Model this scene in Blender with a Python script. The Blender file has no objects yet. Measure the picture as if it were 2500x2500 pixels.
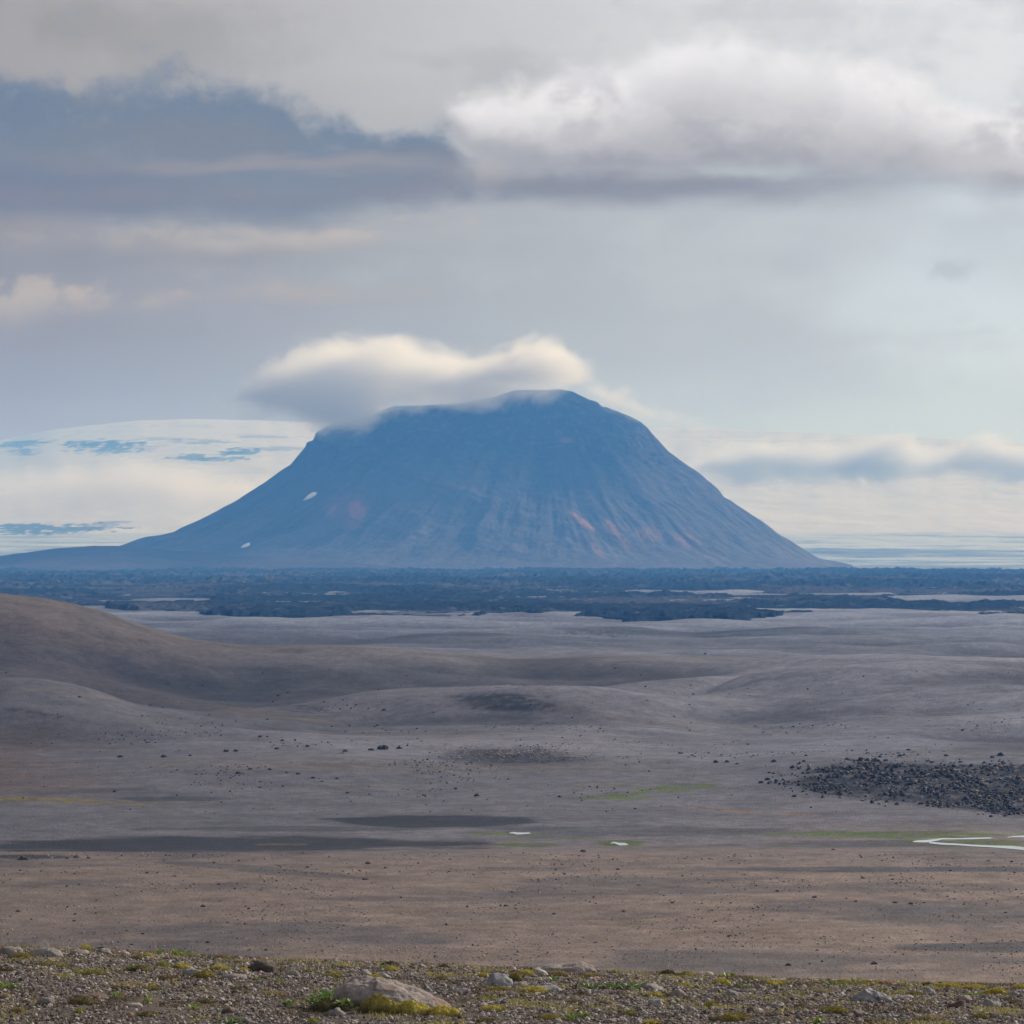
import bpy, math, random
import numpy as np
from mathutils import Vector, noise as mn

# ------------------------------------------------------------------ camera
sc = bpy.context.scene
C = sc.collection
F = 8650.0            # focal length in pixels of a 2500 px wide photograph
HOR = 1350.0          # eye level row
H = 104.0             # camera height over the desert plain (m)

cam = bpy.data.cameras.new('camera')
camo = bpy.data.objects.new('camera', cam)
C.objects.link(camo)
cam.sensor_width = 36.0
cam.sensor_fit = 'HORIZONTAL'
cam.lens = 36.0 * F / 2500.0
cam.shift_y = (HOR - 1250.0) / 2500.0
cam.clip_start = 0.5
cam.clip_end = 120000.0
camo.location = (0, 0, 0)
camo.rotation_euler = (math.radians(90), 0, 0)
sc.camera = camo

SUN_AZ, SUN_EL = math.radians(50), math.radians(25)
sc.view_settings.view_transform = 'Standard'
sc.view_settings.look = 'None'
sc.view_settings.gamma = 1
sc.view_settings.exposure = 0.0
sc.cycles.use_denoising = True
sc.cycles.max_bounces = 8
sc.cycles.diffuse_bounces = 2
sc.cycles.volume_bounces = 8
sc.cycles.volume_step_rate = 1.0
sc.cycles.volume_max_steps = 256
sc.cycles.sample_clamp_indirect = 6

sd = Vector((math.sin(SUN_AZ) * math.cos(SUN_EL), math.cos(SUN_AZ) * math.cos(SUN_EL), math.sin(SUN_EL)))
sun = bpy.data.lights.new('sun', 'SUN')
sun.energy = 5.0
sun.angle = math.radians(0.6)
sun.color = (1.0, 0.93, 0.84)
suno = bpy.data.objects.new('sun', sun)
suno.rotation_euler = sd.to_track_quat('Z', 'Y').to_euler()
suno.location = (200, 100, 300)
C.objects.link(suno)


# ------------------------------------------------------------------ node helpers
class NT:
    """small wrapper that writes node maths as python"""
    def __init__(s, tree):
        s.t = tree
    def node(s, kind, **kw):
        n = s.t.nodes.new(kind)
        for k, v in kw.items():
            setattr(n, k, v)
        return n
    def put(s, sock, v):
        if v is None:
            return
        if isinstance(v, bpy.types.NodeSocket):
            s.t.links.new(v, sock)
        else:
            sock.default_value = v
    def m(s, op, a, b=None, c=None, clamp=False):
        n = s.node('ShaderNodeMath', operation=op, use_clamp=clamp)
        s.put(n.inputs[0], a); s.put(n.inputs[1], b); s.put(n.inputs[2], c)
        return n.outputs[0]
    def add(s, a, b): return s.m('ADD', a, b)
    def sub(s, a, b): return s.m('SUBTRACT', a, b)
    def mul(s, a, b): return s.m('MULTIPLY', a, b)
    def ss(s, x, lo, hi, a=0.0, b=1.0):
        n = s.node('ShaderNodeMapRange', interpolation_type='SMOOTHSTEP', clamp=True)
        s.put(n.inputs[0], x); s.put(n.inputs[1], lo); s.put(n.inputs[2], hi)
        s.put(n.inputs[3], a); s.put(n.inputs[4], b)
        return n.outputs[0]
    def mix(s, f, a, b, blend='MIX'):
        n = s.node('ShaderNodeMix', data_type='RGBA', blend_type=blend)
        s.put(n.inputs[0], f)
        s.put(n.inputs[6], a if isinstance(a, bpy.types.NodeSocket) else (*a, 1) if len(a) == 3 else a)
        s.put(n.inputs[7], b if isinstance(b, bpy.types.NodeSocket) else (*b, 1) if len(b) == 3 else b)
        return n.outputs[2]
    def xyz(s, v):
        n = s.node('ShaderNodeSeparateXYZ'); s.put(n.inputs[0], v)
        return n.outputs
    def comb(s, x, y, z):
        n = s.node('ShaderNodeCombineXYZ')
        s.put(n.inputs[0], x); s.put(n.inputs[1], y); s.put(n.inputs[2], z)
        return n.outputs[0]
    def noise(s, vec, scale, detail=4.0, rough=0.55, dist=0.0, w=None):
        n = s.node('ShaderNodeTexNoise')
        if w is not None:
            n.noise_dimensions = '4D'; n.inputs['W'].default_value = w
        s.put(n.inputs['Vector'], vec)
        n.inputs['Scale'].default_value = scale
        n.inputs['Detail'].default_value = detail
        n.inputs['Roughness'].default_value = rough
        n.inputs['Distortion'].default_value = dist
        return n.outputs['Fac']
    def curve(s, x, pts):
        """piecewise curve through pts, x and y anywhere"""
        xs = [p[0] for p in pts]; ys = [p[1] for p in pts]
        x0, x1, y0, y1 = min(xs), max(xs), min(ys), max(ys)
        if y1 - y0 < 1e-6: y1 = y0 + 1e-6
        f = s.m('MULTIPLY_ADD', x, 1.0 / (x1 - x0), -x0 / (x1 - x0), clamp=True)
        n = s.node('ShaderNodeFloatCurve')
        cu = n.mapping.curves[0]
        q = [((a - x0) / (x1 - x0), (b - y0) / (y1 - y0)) for a, b in pts]
        cu.points[0].location = q[0]; cu.points[1].location = q[-1]
        for a in q[1:-1]:
            cu.points.new(*a)
        n.mapping.update()
        s.put(n.inputs['Value'], f)
        return s.m('MULTIPLY_ADD', n.outputs[0], y1 - y0, y0)


def lin(r, g, b):
    f = lambda c: (c / 255 / 12.92) if c / 255 <= 0.04045 else ((c / 255 + 0.055) / 1.055) ** 2.4
    return (f(r), f(g), f(b))


# ------------------------------------------------------------------ world: veiled sky with cloud banks
w = bpy.data.worlds.new('World')
sc.world = w
w.use_nodes = True
w.node_tree.nodes.clear()
N = NT(w.node_tree)
sky = N.node('ShaderNodeTexSky', sky_type='NISHITA')
sky.sun_disc = False
sky.sun_elevation = SUN_EL
sky.sun_rotation = SUN_AZ
sky.altitude = 600
sky.dust_density = 2.0
STR = 0.1
tc = N.node('ShaderNodeTexCoord')
dx, dy, dz = N.xyz(tc.outputs['Generated'])[:]
# direction measured in thousandths of the photograph's own angle unit, az to the right, el up
U = N.mul(dx, F / 1000.0)
V = N.mul(dz, F / 1000.0)
P = N.comb(U, N.mul(dy, 2.0), N.mul(V, 2.1))
P1 = N.comb(U, N.mul(dy, 2.0), N.mul(V, 1.3))
n1 = N.sub(N.noise(P, 1.6, 5, 0.5), 0.5)
n2 = N.sub(N.noise(P1, 3.6, 7, 0.6, 0.3, w=3.1), 0.5)
n3 = N.sub(N.noise(P1, 9.0, 6, 0.6, 0.4, w=7.7), 0.5)
n4 = N.sub(N.noise(N.comb(U, dy, N.mul(V, 4.5)), 1.3, 5, 0.5, 0.2, w=1.3), 0.5)


def px(u): return (u - 1250) / 1000.0
def py(v): return (HOR - v) / 1000.0
def cv(*pts): return [(px(a), py(b)) for a, b in pts]
HAZE_C, HAZE_D, HAZE_TOP = (.11, .38, 1.0), 4.0e-5, 1720.0
def rad(c, v=None):
    """sky radiance that the air in front of it turns into colour c (sRGB) at row v"""
    L = min(HAZE_TOP / max((HOR - (500 if v is None else v)) / F, .02), 52000)
    out = []
    for x, hc, li in zip(lin(*c), HAZE_C, (.50, .575, .575)):
        T = math.exp(-HAZE_D * hc * L)
        out.append(max((x - li * (1 - T)) / T, .01) / STR)
    return tuple(out)


# brightness of the veil from left to right
fr = N.ss(U, px(-400), px(2500))
base_lo = N.mix(fr, rad((142, 148, 157), 800), rad((186, 195, 200), 800))
fr2 = N.ss(N.add(U, N.mul(n1, 1.6)), px(1900), px(2700))
base_lo = N.mix(fr2, base_lo, rad((206, 216, 219), 800))
base_hi = N.mix(fr, rad((158, 154, 156), 60), rad((226, 226, 226), 60))
fv = N.ss(N.add(V, N.mul(n4, .6)), py(620), py(60))
col = N.mix(fv, base_lo, base_hi)
low = N.ss(V, py(850), py(1050))
col = N.mix(N.mul(low, .8), col, N.mix(fr, rad((152, 160, 166), 1000), rad((198, 208, 209), 1000)))
nv = N.add(n4, N.mul(n2, .8))
col = N.mix(N.ss(nv, -0.04, 0.18, 0, .45), col, N.mix(fr, rad((138, 142, 152), 600), rad((182, 188, 196), 600)))
col = N.mix(N.ss(nv, -0.02, -0.24, 0, .30), col, N.mix(fr, rad((174, 174, 178), 600), rad((204, 212, 214), 600)))


def layer(col, top, bot, ctop, cbot, soft_t, soft_b, amp_t, amp_b, opac=1.0, ux=None, vr=300):
    """one cloud sheet between an upper and a lower edge (curves over azimuth)"""
    ct = N.curve(U, top); cb = N.curve(U, bot)
    nt = N.mul(N.add(N.mul(n1, .15), N.add(N.mul(n2, .6), N.mul(n3, .6))), amp_t)
    nb = N.mul(N.add(n4, N.mul(n2, .5)), amp_b)
    dt = N.add(N.sub(ct, V), nt)
    db = N.add(N.sub(V, cb), nb)
    mt = N.ss(dt, 0.0, soft_t); mb = N.ss(db, 0.0, soft_b)
    mk = N.mul(N.mul(mt, mb), opac)
    if ux:
        for lo, hi in ux:
            mk = N.mul(mk, N.ss(N.add(U, N.mul(n1, .6)), px(lo), px(hi)))
    g = N.m('DIVIDE', N.sub(V, cb), N.m('MAXIMUM', N.sub(ct, cb), 0.02))
    g = N.add(g, N.add(N.mul(n1, 1.3), N.add(N.mul(n2, .8), N.mul(n3, .15))))
    cc = N.mix(N.ss(g, 0.0, 0.85), rad(cbot, vr), rad(ctop, vr))
    return N.mix(mk, col, cc), mk


# stratus streaks on the left, below the dark mass
col, _ = layer(col, cv((-500, 650), (0, 660), (300, 690), (600, 720), (900, 790), (2000, 800)), cv((-500, 950), (0, 900), (600, 780), (2000, 800)),
               (184, 177, 176), (145, 150, 166), .08, .14, .55, .5, 1.0, [(1100, 500)], vr=780)
col, _ = layer(col, cv((-500, 690), (300, 690), (600, 690), (900, 690), (1150, 700), (2000, 720)), cv((-500, 760), (300, 770), (700, 775), (1000, 765), (1150, 740), (2000, 720)),
               (174, 170, 172), (144, 149, 163), .05, .06, .25, .2, .85, [(1300, 950), (250, 600)], vr=730)
col, _ = layer(col, cv((-500, 520), (0, 525), (600, 520), (1100, 530), (1300, 560), (2300, 640)), cv((-500, 690), (300, 660), (900, 650), (1250, 640), (2300, 660)),
               (188, 181, 179), (136, 141, 156), .07, .12, .35, .4, 1.0, [(1600, 1100)], vr=600)
# blue grey mass upper left
col, mk = layer(col, cv((-500, 90), (0, 130), (180, 165), (330, 175), (520, 165), (700, 200), (850, 222), (960, 250), (1060, 290), (1130, 350), (1220, 420), (2300, 480)),
                cv((-500, 590), (0, 560), (500, 545), (1000, 530), (1500, 520), (1900, 500), (2300, 480)),
                (100, 121, 148), (116, 127, 147), .14, .12, .50, .35, .95, [(1900, 1150)], vr=250)
# pale wisps inside that mass
wis = N.mul(N.ss(N.add(n2, N.mul(n3, .9)), 0.04, 0.22), N.mul(N.ss(U, px(850), px(150)), N.ss(V, py(520), py(330))))
col = N.mix(N.mul(wis, .6), col, rad((148, 154, 166), 250))
pur = N.mul(N.ss(N.add(V, N.mul(n4, .5)), py(300), py(410)), N.mul(mk, N.ss(U, px(1500), px(1100))))
col = N.mix(N.mul(pur, .7), col, rad((122, 130, 147), 400))
bar = N.mul(N.ss(N.m('ABSOLUTE', N.sub(V, N.add(py(430), N.add(N.mul(n4, .35), N.mul(n2, .15))))), .06, 0.0), N.mul(N.ss(N.add(U, n2), px(1450), px(900)), N.ss(N.add(U, n1), px(120), px(330))))
col = N.mix(N.mul(bar, .6), col, rad((158, 152, 157), 420))
dk_ = N.mul(N.ss(N.m('ABSOLUTE', N.sub(V, N.add(py(478), N.mul(n4, .15)))), .10, 0.01), N.ss(N.add(U, N.mul(n1, .6)), px(620), px(60)))
col = N.mix(N.mul(dk_, .85), col, rad((108, 120, 148), 480))
# dark streak running right under the bright bank
col, _ = layer(col, cv((-500, 450), (0, 440), (600, 450), (1250, 410), (1900, 430), (2500, 450)), cv((-500, 545), (0, 545), (600, 520), (1250, 502), (1900, 488), (2500, 486)),
               (134, 133, 149), (118, 124, 144), .08, .06, .12, .08, .85, [(2450, 1300)], vr=470)
# bright bank upper right
col, _ = layer(col, cv((700, 330), (960, 280), (1130, 215), (1300, 185), (1380, 150), (1500, 135), (1600, 85), (1750, 65), (1900, 110), (2050, 135), (2180, 150), (2300, 210), (2500, 260), (2900, 300)),
               cv((700, 330), (1000, 292), (1100, 345), (1190, 430), (1300, 458), (1500, 466), (1900, 470), (2200, 488), (2500, 505), (2900, 520)),
               (240, 236, 235), (136, 137, 150), .08, .08, .22, .14, .98, [(960, 1130)], vr=250)
nb_ = N.add(n1, N.mul(n2, 1.3))
bank = N.mul(N.ss(nb_, .0, .22), N.mul(N.ss(V, py(470), py(380)), N.mul(N.ss(V, py(120), py(280)), N.ss(U, px(1100), px(1400)))))
col = N.mix(N.mul(bank, .65), col, rad((168, 166, 176), 350))
hib = N.mul(N.ss(nb_, -.02, -.22), N.mul(N.ss(V, py(430), py(340)), N.mul(N.ss(V, py(100), py(200)), N.ss(U, px(1250), px(1500)))))
col = N.mix(N.mul(hib, .5), col, rad((228, 225, 225), 300))
und = N.mul(N.ss(N.m('ABSOLUTE', N.sub(V, N.add(py(462), N.add(N.mul(n4, .12), N.mul(n2, .08))))), .055, 0.005), N.mul(N.ss(U, px(1080), px(1300)), N.ss(U, px(2500), px(1700))))
col = N.mix(N.mul(und, .8), col, rad((124, 130, 150), 465))
# small dark wisp on the right
d2 = N.add(N.m('POWER', N.mul(N.sub(U, px(2310)), 11), 2.0), N.m('POWER', N.mul(N.sub(V, py(665)), 26), 2.0))
col = N.mix(N.ss(N.add(d2, N.mul(n3, 6.0)), 1.2, 0.0, 0, .4), col, rad((160, 172, 180), 660))

# only the part of the sky ahead is a veiled one; overhead the Nishita blue shows between the clouds
up = N.ss(dz, 0.25, 0.8, .92, .45)
blow = N.mix(up, sky.outputs[0], col)
bg = N.node('ShaderNodeBackground'); bg.inputs[1].default_value = STR
N.put(bg.inputs[0], blow)
ow = N.node('ShaderNodeOutputWorld')
N.put(ow.inputs[0], bg.outputs[0])


# ------------------------------------------------------------------ numpy noise
_rs = np.random.RandomState(11)
_perm = _rs.permutation(4096)
_gx = np.cos(_rs.rand(4096) * 6.2831853); _g = _rs.rand(4096) * 6.2831853
_GX, _GY = np.cos(_g), np.sin(_g)


def perlin(x, y, seed=0):
    xi = np.floor(x).astype(np.int64); yi = np.floor(y).astype(np.int64)
    xf = x - xi; yf = y - yi
    def gr(ix, iy, fx, fy):
        h = _perm[(_perm[(ix + seed * 131) & 4095] + iy) & 4095]
        return _GX[h] * fx + _GY[h] * fy
    u = xf * xf * xf * (xf * (xf * 6 - 15) + 10); v = yf * yf * yf * (yf * (yf * 6 - 15) + 10)
    a = gr(xi, yi, xf, yf); b = gr(xi + 1, yi, xf - 1, yf)
    c = gr(xi, yi + 1, xf, yf - 1); d = gr(xi + 1, yi + 1, xf - 1, yf - 1)
    return ((a + u * (b - a)) * (1 - v) + (c + u * (d - c)) * v) * 1.5


def fbm(x, y, oct=5, seed=0, gain=.5, ridged=False):
    s = 0; a = 1; t = 0
    for i in range(oct):
        n = perlin(x, y, seed + i)
        if ridged: n = 1 - 2 * np.abs(n)
        s = s + a * n; t += a; a *= gain; x = x * 2.03 + 17.3; y = y * 2.03 - 9.1
    return s / t


def sst(x, a, b):
    t = np.clip((x - a) / (b - a), 0, 1)
    return t * t * (3 - 2 * t)


def mixc(c, m, k):
    m = np.asarray(m)[..., None]
    return c * (1 - m) + np.asarray(k) * m


# ------------------------------------------------------------------ object helpers
def link(o, parent=None, **props):
    C.objects.link(o)
    if parent: o.parent = parent
    for k, v in props.items(): o[k] = v
    return o


def mesh_np(name, verts, faces_flat, nper, mat, col=None, smooth=True):
    me = bpy.data.meshes.new(name)
    nv = len(verts); nf = len(faces_flat) // nper
    me.vertices.add(nv); me.vertices.foreach_set('co', np.ascontiguousarray(verts, np.float32).ravel())
    me.loops.add(nf * nper); me.loops.foreach_set('vertex_index', np.ascontiguousarray(faces_flat, np.int32))
    me.polygons.add(nf)
    me.polygons.foreach_set('loop_start', np.arange(0, nf * nper, nper, dtype=np.int32))
    me.polygons.foreach_set('loop_total', np.full(nf, nper, np.int32))
    me.polygons.foreach_set('use_smooth', np.full(nf, smooth, bool))
    me.update(calc_edges=True)
    if col is not None:
        at = me.attributes.new('col', 'FLOAT_COLOR', 'POINT')
        c4 = np.ones((nv, 4), np.float32); c4[:, :3] = col
        at.data.foreach_set('color', c4.ravel())
    if mat: me.materials.append(mat)
    return me


def grid_mesh(name, X, Y, Z, mat, col=None, closed=False):
    r, c = X.shape
    v = np.stack([X, Y, Z], -1).reshape(-1, 3)
    i = np.arange(r * c).reshape(r, c)
    if closed: i = np.concatenate([i, i[:, :1]], 1)
    q = np.stack([i[:-1, :-1], i[:-1, 1:], i[1:, 1:], i[1:, :-1]], -1).reshape(-1)
    return mesh_np(name, v, q, 4, mat, None if col is None else col.reshape(-1, 3))


def obj(name, me, parent=None, **props):
    o = bpy.data.objects.new(name, me)
    return link(o, parent, **props)


# ------------------------------------------------------------------ materials
def new_mat(name):
    m = bpy.data.materials.new(name); m.use_nodes = True
    t = NT(m.node_tree)
    bs = m.node_tree.nodes['Principled BSDF']
    return m, t, bs


def ground_mat(name, tex_scales, amt=.35, rough=.95, bump=0.0, bscale=1.0, spec=.2):
    m, t, b = new_mat(name)
    a = t.node('ShaderNodeAttribute', attribute_name='col')
    g = t.node('ShaderNodeNewGeometry')
    pos = g.outputs['Position']
    c = a.outputs['Color']
    for s, k in tex_scales:
        n = t.noise(pos, s, 6, .62)
        f = t.ss(n, .3, .7, 1 - k, 1 + k)
        mm = t.node('ShaderNodeVectorMath', operation='SCALE')
        t.put(mm.inputs[0], c); t.put(mm.inputs['Scale'], f)
        c = mm.outputs[0]
    t.put(b.inputs['Base Color'], c)
    b.inputs['Roughness'].default_value = rough
    b.inputs['Specular IOR Level'].default_value = spec
    if bump:
        bn = t.node('ShaderNodeBump'); bn.inputs['Strength'].default_value = bump
        bn.inputs['Distance'].default_value = bscale
        t.put(bn.inputs['Height'], t.noise(pos, 1.0 / bscale, 6, .65))
        t.put(b.inputs['Normal'], bn.outputs[0])
    return m


M_plain = ground_mat('desert_sand', [(0.9, .17), (.16, .14), (0.05, .14)], bump=.8, bscale=1.2, spec=.08)
M_lava = ground_mat('lava_rock', [(0.05, .25)], bump=.6, bscale=12, spec=0.0)
M_mount = ground_mat('mountain_rock', [(0.03, .12), (.006, .10)], bump=.5, bscale=18, spec=0.0)
M_ice = ground_mat('glacier_ice', [(0.001, .03)], rough=.8)


def rock_mat(name, base, alt, spot=None, spot_amt=0.0, bump=.5, sc1=9.0):
    m, t, b = new_mat(name)
    o = t.node('ShaderNodeTexCoord')
    oi = t.node('ShaderNodeObjectInfo')
    vm = t.node('ShaderNodeVectorMath', operation='ADD')
    t.put(vm.inputs[0], o.outputs['Object'])
    t.put(vm.inputs[1], oi.outputs['Location'])
    p = vm.outputs[0]
    n = t.noise(p, sc1, 8, .65)
    c = t.mix(t.ss(n, .35, .68), base, alt)
    n2 = t.noise(p, sc1 * 5, 6, .7)
    c = t.mix(t.ss(n2, .5, .72, 0, .55), c, tuple(x * .35 for x in base))
    n4 = t.noise(p, sc1 * 7, 4, .6, w=2.0)
    c = t.mix(t.ss(n4, .56, .7, 0, .5), c, tuple(min(1, x * 1.7) for x in alt))
    if spot:
        n3 = t.noise(p, sc1 * .9, 6, .7, w=4.4)
        c = t.mix(t.ss(n3, .52, .64, 0, spot_amt), c, spot)
    t.put(b.inputs['Base Color'], c)
    b.inputs['Roughness'].default_value = .92
    b.inputs['Specular IOR Level'].default_value = .25
    bn = t.node('ShaderNodeBump'); bn.inputs['Strength'].default_value = bump
    bn.inputs['Distance'].default_value = .02
    t.put(bn.inputs['Height'], t.noise(p, sc1 * 4, 10, .72))
    t.put(b.inputs['Normal'], bn.outputs[0])
    return m


M_rock = {
    'grey': rock_mat('grey_stone', (.20, .18, .17), (.30, .275, .26)),
    'pink': rock_mat('pink_stone', (.25, .205, .19), (.37, .32, .30), (.26, .11, .06), .7, bump=.9),
    'blue': rock_mat('blue_grey_stone', (.21, .205, .215), (.33, .32, .33)),
    'dark': rock_mat('dark_stone', (.055, .048, .042), (.10, .085, .075)),
    'brown': rock_mat('brown_stone', (.10, .07, .055), (.17, .125, .10)),
    'white': rock_mat('pale_stone', (.26, .24, .23), (.38, .35, .335)),
    'red': rock_mat('red_stone', (.17, .085, .065), (.22, .13, .11)),
}


def plain_mat(name, c1, c2, rough=.9, scale=60.0, transl=0.0, attr=False):
    m, t, b = new_mat(name)
    o = t.node('ShaderNodeTexCoord')
    n = t.noise(o.outputs['Object'], scale, 5, .65)
    if attr:
        a = t.node('ShaderNodeAttribute', attribute_name='col')
        c = t.mix(1.0, a.outputs['Color'], t.mix(t.ss(n, .3, .7), c1, c2), 'MULTIPLY')
    else:
        c = t.mix(t.ss(n, .3, .7), c1, c2)
    t.put(b.inputs['Base Color'], c)
    b.inputs['Roughness'].default_value = rough
    b.inputs['Specular IOR Level'].default_value = .3
    if transl:
        tr = t.node('ShaderNodeBsdfTranslucent'); t.put(tr.inputs[0], c)
        mx = t.node('ShaderNodeMixShader'); mx.inputs[0].default_value = transl
        t.put(mx.inputs[1], b.outputs[0]); t.put(mx.inputs[2], tr.outputs[0])
        t.put(m.node_tree.nodes['Material Output'].inputs[0], mx.outputs[0])
    return m


M_gravel = plain_mat('gravel', (.8, .8, .8), (1.15, 1.12, 1.1), attr=True)
M_moss = plain_mat('moss', (.75, .75, .75), (1.2, 1.2, 1.1), 1.0, 90, .15, attr=True)
M_leaf = plain_mat('green_leaf', (.085, .155, .040), (.16, .24, .065), .5, 40, .4)
M_leafy = plain_mat('yellow_green_leaf', (.17, .24, .05), (.25, .30, .07), .5, 40, .4)
M_stem = plain_mat('dry_stem', (.22, .17, .11), (.34, .27, .18), .9, 40, .2)
M_petal = plain_mat('pink_petal', (.62, .40, .46), (.75, .58, .62), .8, 200, .3)
M_twig = plain_mat('grey_twig', (.22, .19, .17), (.40, .37, .34))


# ------------------------------------------------------------------ desert plain height field
UK = np.linspace(-600, 3100, 186)
LK = np.linspace(math.log(600), math.log(60000), 460)
def vz(v, d): return (HOR - v) * d / F
def cu(*p): return np.interp(UK, [a for a, b in p], [b for a, b in p])
ROWS = []
def row(d, z): ROWS.append((math.log(d), np.broadcast_to(np.asarray(z, float), UK.shape)))
row(600, -104.5); row(900, -104.3)
row(1080, -103.6 + cu((0, 1.2), (500, .6), (900, 0), (2500, 0)))
row(1150, -103.6 + cu((0, 1.9), (250, 1.7), (600, .6), (900, 0), (2500, 0)))
row(1185, -104.8 + cu((0, 0), (900, .9), (2500, .9)))
row(1232, -103.7 + cu((0, -.6), (600, -.4), (900, .0), (1600, .2), (2500, 0)))
row(1275, -107.0); row(1400, -107.2)
row(1500, -106.6 + cu((0, 0), (1800, 0), (2100, 1.5), (2500, 2)))
row(1620, -105.0 + cu((200, 0), (450, 1.5), (900, 1), (1100, 0), (1800, 1), (2000, 5), (2300, 6), (3000, 6)))
row(1730, -102.5 + cu((200, 0), (450, 2.5), (900, 2), (1100, 0), (1800, 1), (2000, 6.5), (2300, 7.5), (3000, 8)))
row(1830, -103 + cu((0, 2), (450, 2), (900, 1), (1800, 0), (3000, 0)))
row(2060, np.where(UK < 780, vz(cu((-600, 1590), (0, 1618), (120, 1632), (200, 1648), (330, 1697), (500, 1722), (640, 1745), (780, 1760)), 2060), vz(1768, 2060)))
row(2210, -97 + cu((0, 6), (250, 0), (450, -3), (600, -1), (900, 2), (1700, 2), (2500, 3)))
row(2420, -83 + cu((-600, 28), (0, 24), (250, 15), (600, 0), (1300, -3), (2500, -3)))
row(2620, vz(cu((-600, 1400), (0, 1440), (60, 1444), (130, 1452), (240, 1478), (350, 1520), (480, 1553), (600, 1565), (900, 1573), (1250, 1604), (1500, 1598), (1700, 1600), (1900, 1609), (2100, 1612), (2500, 1617), (3100, 1625)), 2620))
row(2850, -84 + cu((-600, 35), (0, 30), (400, 0), (600, 0), (1250, -4), (2500, -4)))
row(3250, -102.0)
row(3700, -104 + cu((0, 0), (800, 0), (1250, 0), (1500, 3), (2500, 4)))
row(4150, vz(cu((-600, 1556), (400, 1556), (600, 1548), (900, 1540), (1100, 1535), (1250, 1540), (1450, 1566), (1700, 1571), (2100, 1567), (2500, 1576), (3100, 1580)), 4150))
row(4450, -108.0)
row(4900, vz(cu((-600, 1530), (900, 1537), (1200, 1536), (1340, 1536), (1400, 1529), (1500, 1528), (1700, 1538), (1800, 1528), (2000, 1532), (2200, 1541), (2500, 1546)), 4900))
row(5300, -106.5); row(5900, -101.5 + cu((0, 1), (500, 0), (700, -2), (1300, 1), (1700, -1), (2100, 1), (2500, -1)))
row(6500, -104); row(60000, -104)
_d = np.array([r[0] for r in ROWS]); _z = np.stack([r[1] for r in ROWS])
HG = np.stack([np.interp(LK, _d, _z[:, j]) for j in range(len(UK))], 1)
def gsm(a, s, ax):
    k = np.exp(-.5 * (np.arange(-12, 13) / s) ** 2); k /= k.sum()
    pad = [(0, 0), (0, 0)]; pad[ax] = (12, 12)
    return np.apply_along_axis(lambda q: np.convolve(q, k, 'valid'), ax, np.pad(a, pad, 'edge'))
HG = gsm(gsm(HG, 1.3, 0), 1.6, 1)


def zbase(u, d):
    i = np.clip((u - UK[0]) / (UK[1] - UK[0]), 0, len(UK) - 1.001); j = np.clip((np.log(np.maximum(d, 1)) - LK[0]) / (LK[1] - LK[0]), 0, len(LK) - 1.001)
    i0 = i.astype(int); j0 = j.astype(int); a = i - i0; b = j - j0
    return (HG[j0, i0] * (1 - a) + HG[j0, i0 + 1] * a) * (1 - b) + (HG[j0 + 1, i0] * (1 - a) + HG[j0 + 1, i0 + 1] * a) * b


def rocky(u, vg, x, y):
    """how stony the ground is, 0..1"""
    n = fbm(x / 60, y / 150, 4, 40)
    m = sst(u, 1840, 2120) * sst(vg - np.interp(u, [1800, 2050, 2250, 2600], [1895, 1862, 1868, 1876]), -18, 22) * (1 - sst(vg - np.interp(u, [1800, 2100, 2500, 2700], [1930, 1955, 2002, 2015]), -34, 10))
    m = np.maximum(m, .5 * np.exp(-((u - 1250) / 230) ** 2 - ((vg - 1845) / 22) ** 2))
    m = np.maximum(m, .6 * np.exp(-((u - 1260) / 170) ** 2 - ((vg - 1715 - (u - 1250) * .07) / 22) ** 2))
    return np.clip(m * (1 + 1.2 * n), 0, 1)


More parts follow.
